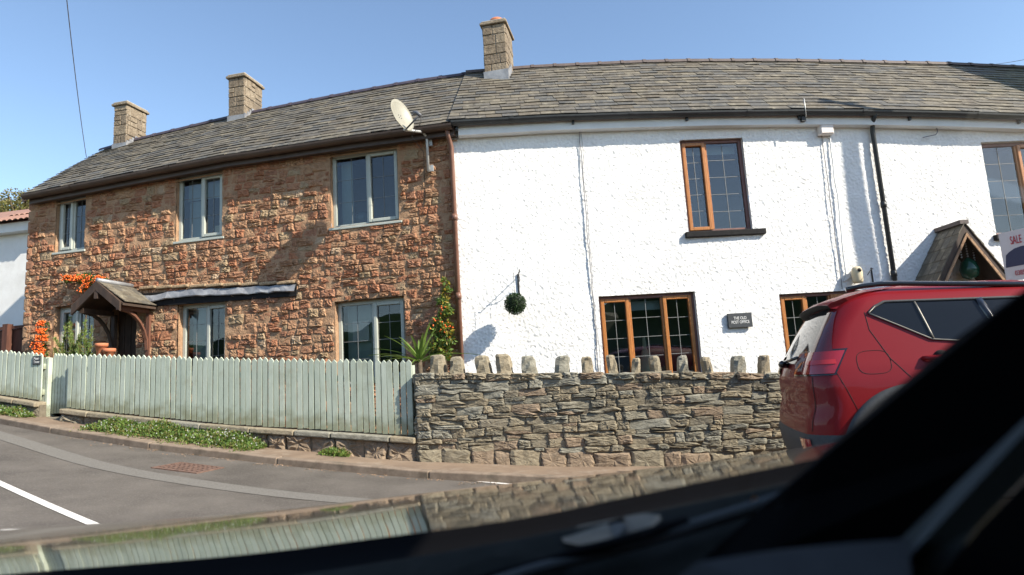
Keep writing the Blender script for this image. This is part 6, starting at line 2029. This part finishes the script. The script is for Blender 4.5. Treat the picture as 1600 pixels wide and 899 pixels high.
for j in range(NT + 1):
    t = j / NT
    rows.append([n_.lerp(c_, t) + Vector((0, 0, 4 * t * (1 - t) * .0025)) for n_, c_ in zip(ND, CD)])
for (f_w, dz) in ((.006, -.003), (.016, -.012), (.05, -.04), (.12, -.08), (.25, -.14), (.36, -.24), (.40, -.36)):
    rows.append([c_ + hd * f_w + Vector((0, 0, dz)) for c_ in CD])
mb.grid(rows, smooth=True)
fix_normals(mb.build('bonnet', M['bonnet'], pcar))
# rear edge of the bonnet, turned down, then the scuttle and its seal
band_px = [(-220, 985), (-80, 965), (0, 952), (150, 935), (400, 908), (550, 886), (750, 853), (850, 834), (950, 812), (1100, 782), (1250, 750), (1360, 728)]
BD = []
for (x, y), (n_, c_) in zip(band_px, Nw):
    v = ray(x, y); k = (n_.y * .93) / v.y; BD.append(CAM + v * k)
BD = soften(dense3(BD), 14)
mb = MB(); mb.grid([ND, [p + Vector((0, 0, -.004)) - hd * .006 for p in ND], [n_.lerp(b_, .5) + Vector((0, 0, -.01)) for n_, b_ in zip(ND, BD)], BD], smooth=True)
mb.build('bonnet_seal', M['trim_black'], pcar)
SD_ = [b_ - hd * .14 + Vector((0, 0, -.032)) for b_ in BD]
mb = MB(); mb.grid([BD, [p - hd * .02 + Vector((0, 0, .004)) for p in BD], [p - hd * .08 + Vector((0, 0, -.012)) for p in BD], SD_], smooth=True)
mb.build('scuttle_panel', M['scuttle'], pcar)
def near_sheet(name, px_poly, t, m, th=.012, tilt=None):
    pts = [at_dist(x, y, (t(x, y) if callable(t) else t)) for x, y in px_poly]
    c = sum(pts, Vector()) / len(pts); d = (c - CAM).normalized() * th
    mb = MB(); mb.prism(pts, (0, 0, 0), d); return fix_normals(mb.build(name, m, pcar))
_prof = [BD, [p - hd * .02 + Vector((0, 0, .004)) for p in BD], [p - hd * .08 + Vector((0, 0, -.012)) for p in BD], SD_]
_samp = []
for i in range(0, len(BD), 1):
    for k in range(3):
        for t in (0, .2, .4, .6, .8):
            q_ = _prof[k][i].lerp(_prof[k + 1][i], t); pr_ = project(q_)
            if pr_: _samp.append((pr_[0], pr_[1], (q_ - CAM).length))
def scut_t(x, y):
    return min(_samp, key=lambda r: (r[0] - x) ** 2 + (r[1] - y) ** 2)[2] - .006
wn = near_sheet('washer_mount', [(878, 838), (905, 822), (1000, 803), (1028, 801), (1034, 812), (1010, 830), (960, 846), (905, 852), (880, 847)], lambda x, y: scut_t(x, y), mat('washer_mount_grey', (.10, .094, .072), (.15, .14, .11), scale=60, rough=.6), .01)
near_sheet('washer_jet', [(953, 818), (970, 812), (978, 822), (982, 836), (962, 842), (955, 832)], lambda x, y: scut_t(x, y) - .006, M['trim_grey'], .01)
near_sheet('washer_nozzle', [(950, 815), (974, 808), (976, 814), (952, 821)], lambda x, y: scut_t(x, y) - .009, M['trim_black'], .006)
lp_ = at_dist(1180, 783, scut_t(1180, 783))
mb = MB(); leaf_v = [lp_ + _R * a + _U * b + _F * c for a, b, c in ((-.004, -.0015, 0), (.0, .003, .001), (.0045, -.001, .0), (.001, -.003, -.001))]
mb.add(leaf_v, [(0, 1, 2, 3)]); tag(mb.build('fallen_leaf', mat('dry_leaf', (.55, .22, .05), rough=.7)), 'small orange dry leaf caught at the base of the windscreen', 'leaf')
# wiper arm and blade
def nline(name, px, r, m, f=.01):
    pts = [at_dist(x, y, scut_t(x, y) - f) for x, y in px]
    mb = MB(); mb.tube(pts, r, 8); return mb.build(name, m, pcar)
nline('wiper_arm', [(700, 935), (830, 893), (960, 858), (1050, 833), (1180, 793), (1260, 765)], .0035, M['trim_grey'], .012)
nline('wiper_blade', [(560, 962), (700, 920), (850, 880), (1000, 838), (1075, 815)], .003, M['trim_black'], .018)
near_sheet('scuttle_cover', [(680, 905), (760, 870), (840, 862), (880, 872), (870, 905)], lambda x, y: scut_t(x, y) - .002, M['scuttle'], .01)
# windscreen pillar, dashboard, door lining
near_sheet('windscreen_pillar', [(1085, 915), (1100, 872), (1187, 796), (1301, 693), (1421, 590), (1498, 526), (1620, 438), (1800, 330), (1800, 560), (1640, 670), (1410, 880), (1380, 915)], lambda x, y: .335 - .00003 * (x - 1100), M['trim_black'], .05)
near_sheet('pillar_trim', [(1370, 925), (1404, 846), (1492, 760), (1592, 664), (1760, 505), (1790, 590), (1632, 715), (1528, 822), (1452, 925)], lambda x, y: .305 - .00003 * (x - 1380), M['trim_grey'], .03)
near_sheet('door_lining', [(1452, 930), (1530, 826), (1634, 718), (1792, 570), (1990, 570), (1990, 1250), (1436, 1250)], lambda x, y: .288, M['trim_black'], .02)
near_sheet('dashboard', [(1030, 925), (1090, 878), (1220, 859), (1310, 850), (1420, 842), (1430, 1000), (1000, 1000)], lambda x, y: .285 if y < 960 else .25, M['dash'], .015)
# unseen cabin shell, closed around the camera to keep the interior dark
Rc = Vector((.967, .25, 0)); Uz = Vector((0, 0, 1))
def cab(f, r, z): return CAM + hd * f + Rc * r + Uz * z
def cbox(name, lo, hi, m):
    return fix_normals(MB().box(lo, hi, fn=lambda f, r, z: cab(f, r, z)).build(name, m, pcar))
RZ = .36
cbox('roof', (-1.75, -1.08, RZ), (.16, .50, RZ + .04), M['bonnet'])
cbox('tailgate', (-1.95, -1.08, -.75), (-1.85, .50, RZ - .01), M['bonnet'])
cbox('opaque_rear_panel', (-1.85, -1.08, -.1), (-1.75, .50, RZ + .03), M['gloss_black'])  # solid panel in place of rear glass, shuts out the sun
cbox('side_door', (-1.85, .50, -.75), (.05, .56, .02), M['bonnet'])
cbox('opaque_side_panel', (-1.80, .49, .02), (-.02, .50, RZ), M['gloss_black'])  # solid panel added over the side window to block sunlight
cbox('passenger_door', (-1.85, -1.14, -.75), (.25, -1.08, -.02), M['bonnet'])
cbox('floor_pan', (-1.85, -1.08, -.80), (.25, .5, -.75), M['trim_black'])
cbox('bulkhead', (.16, -1.08, -.78), (.20, .5, -.30), M['trim_black'])
mb = MB(); mb.quad(cab(.30, -1.05, -.12), cab(.27, .36, -.12), cab(.13, .30, RZ), cab(.15, -1.0, RZ)); mb.build('windscreen', M['windscreen'], pcar)
for sgn, r in ((-1, -1.0), (1, .40)):
    for f in (-1.4, 1.05 if sgn < 0 else 1.0):
        c_ = cab(f, r + (.02 if sgn > 0 else -.02), 0); zr = road_z(c_.x, c_.y)
        mb = MB(); rows = []
        for (rr, dv) in ((.02, .02), (.2, .02), (.3, .0), (.31, -.2)):
            rows.append([cab(f + rr * math.cos(a * math.pi / 14), r + sgn * dv, 0) * 1 + Vector((0, 0, zr + .31 - EYE + rr * math.sin(a * math.pi / 14))) for a in range(28)])
        mb.grid(rows, close=True); mb.build('wheel', M['tyre'], pcar)
cbox('front_panel', (.25, -1.05, -.75), (.30, .45, -.30), M['bonnet'])

settle()
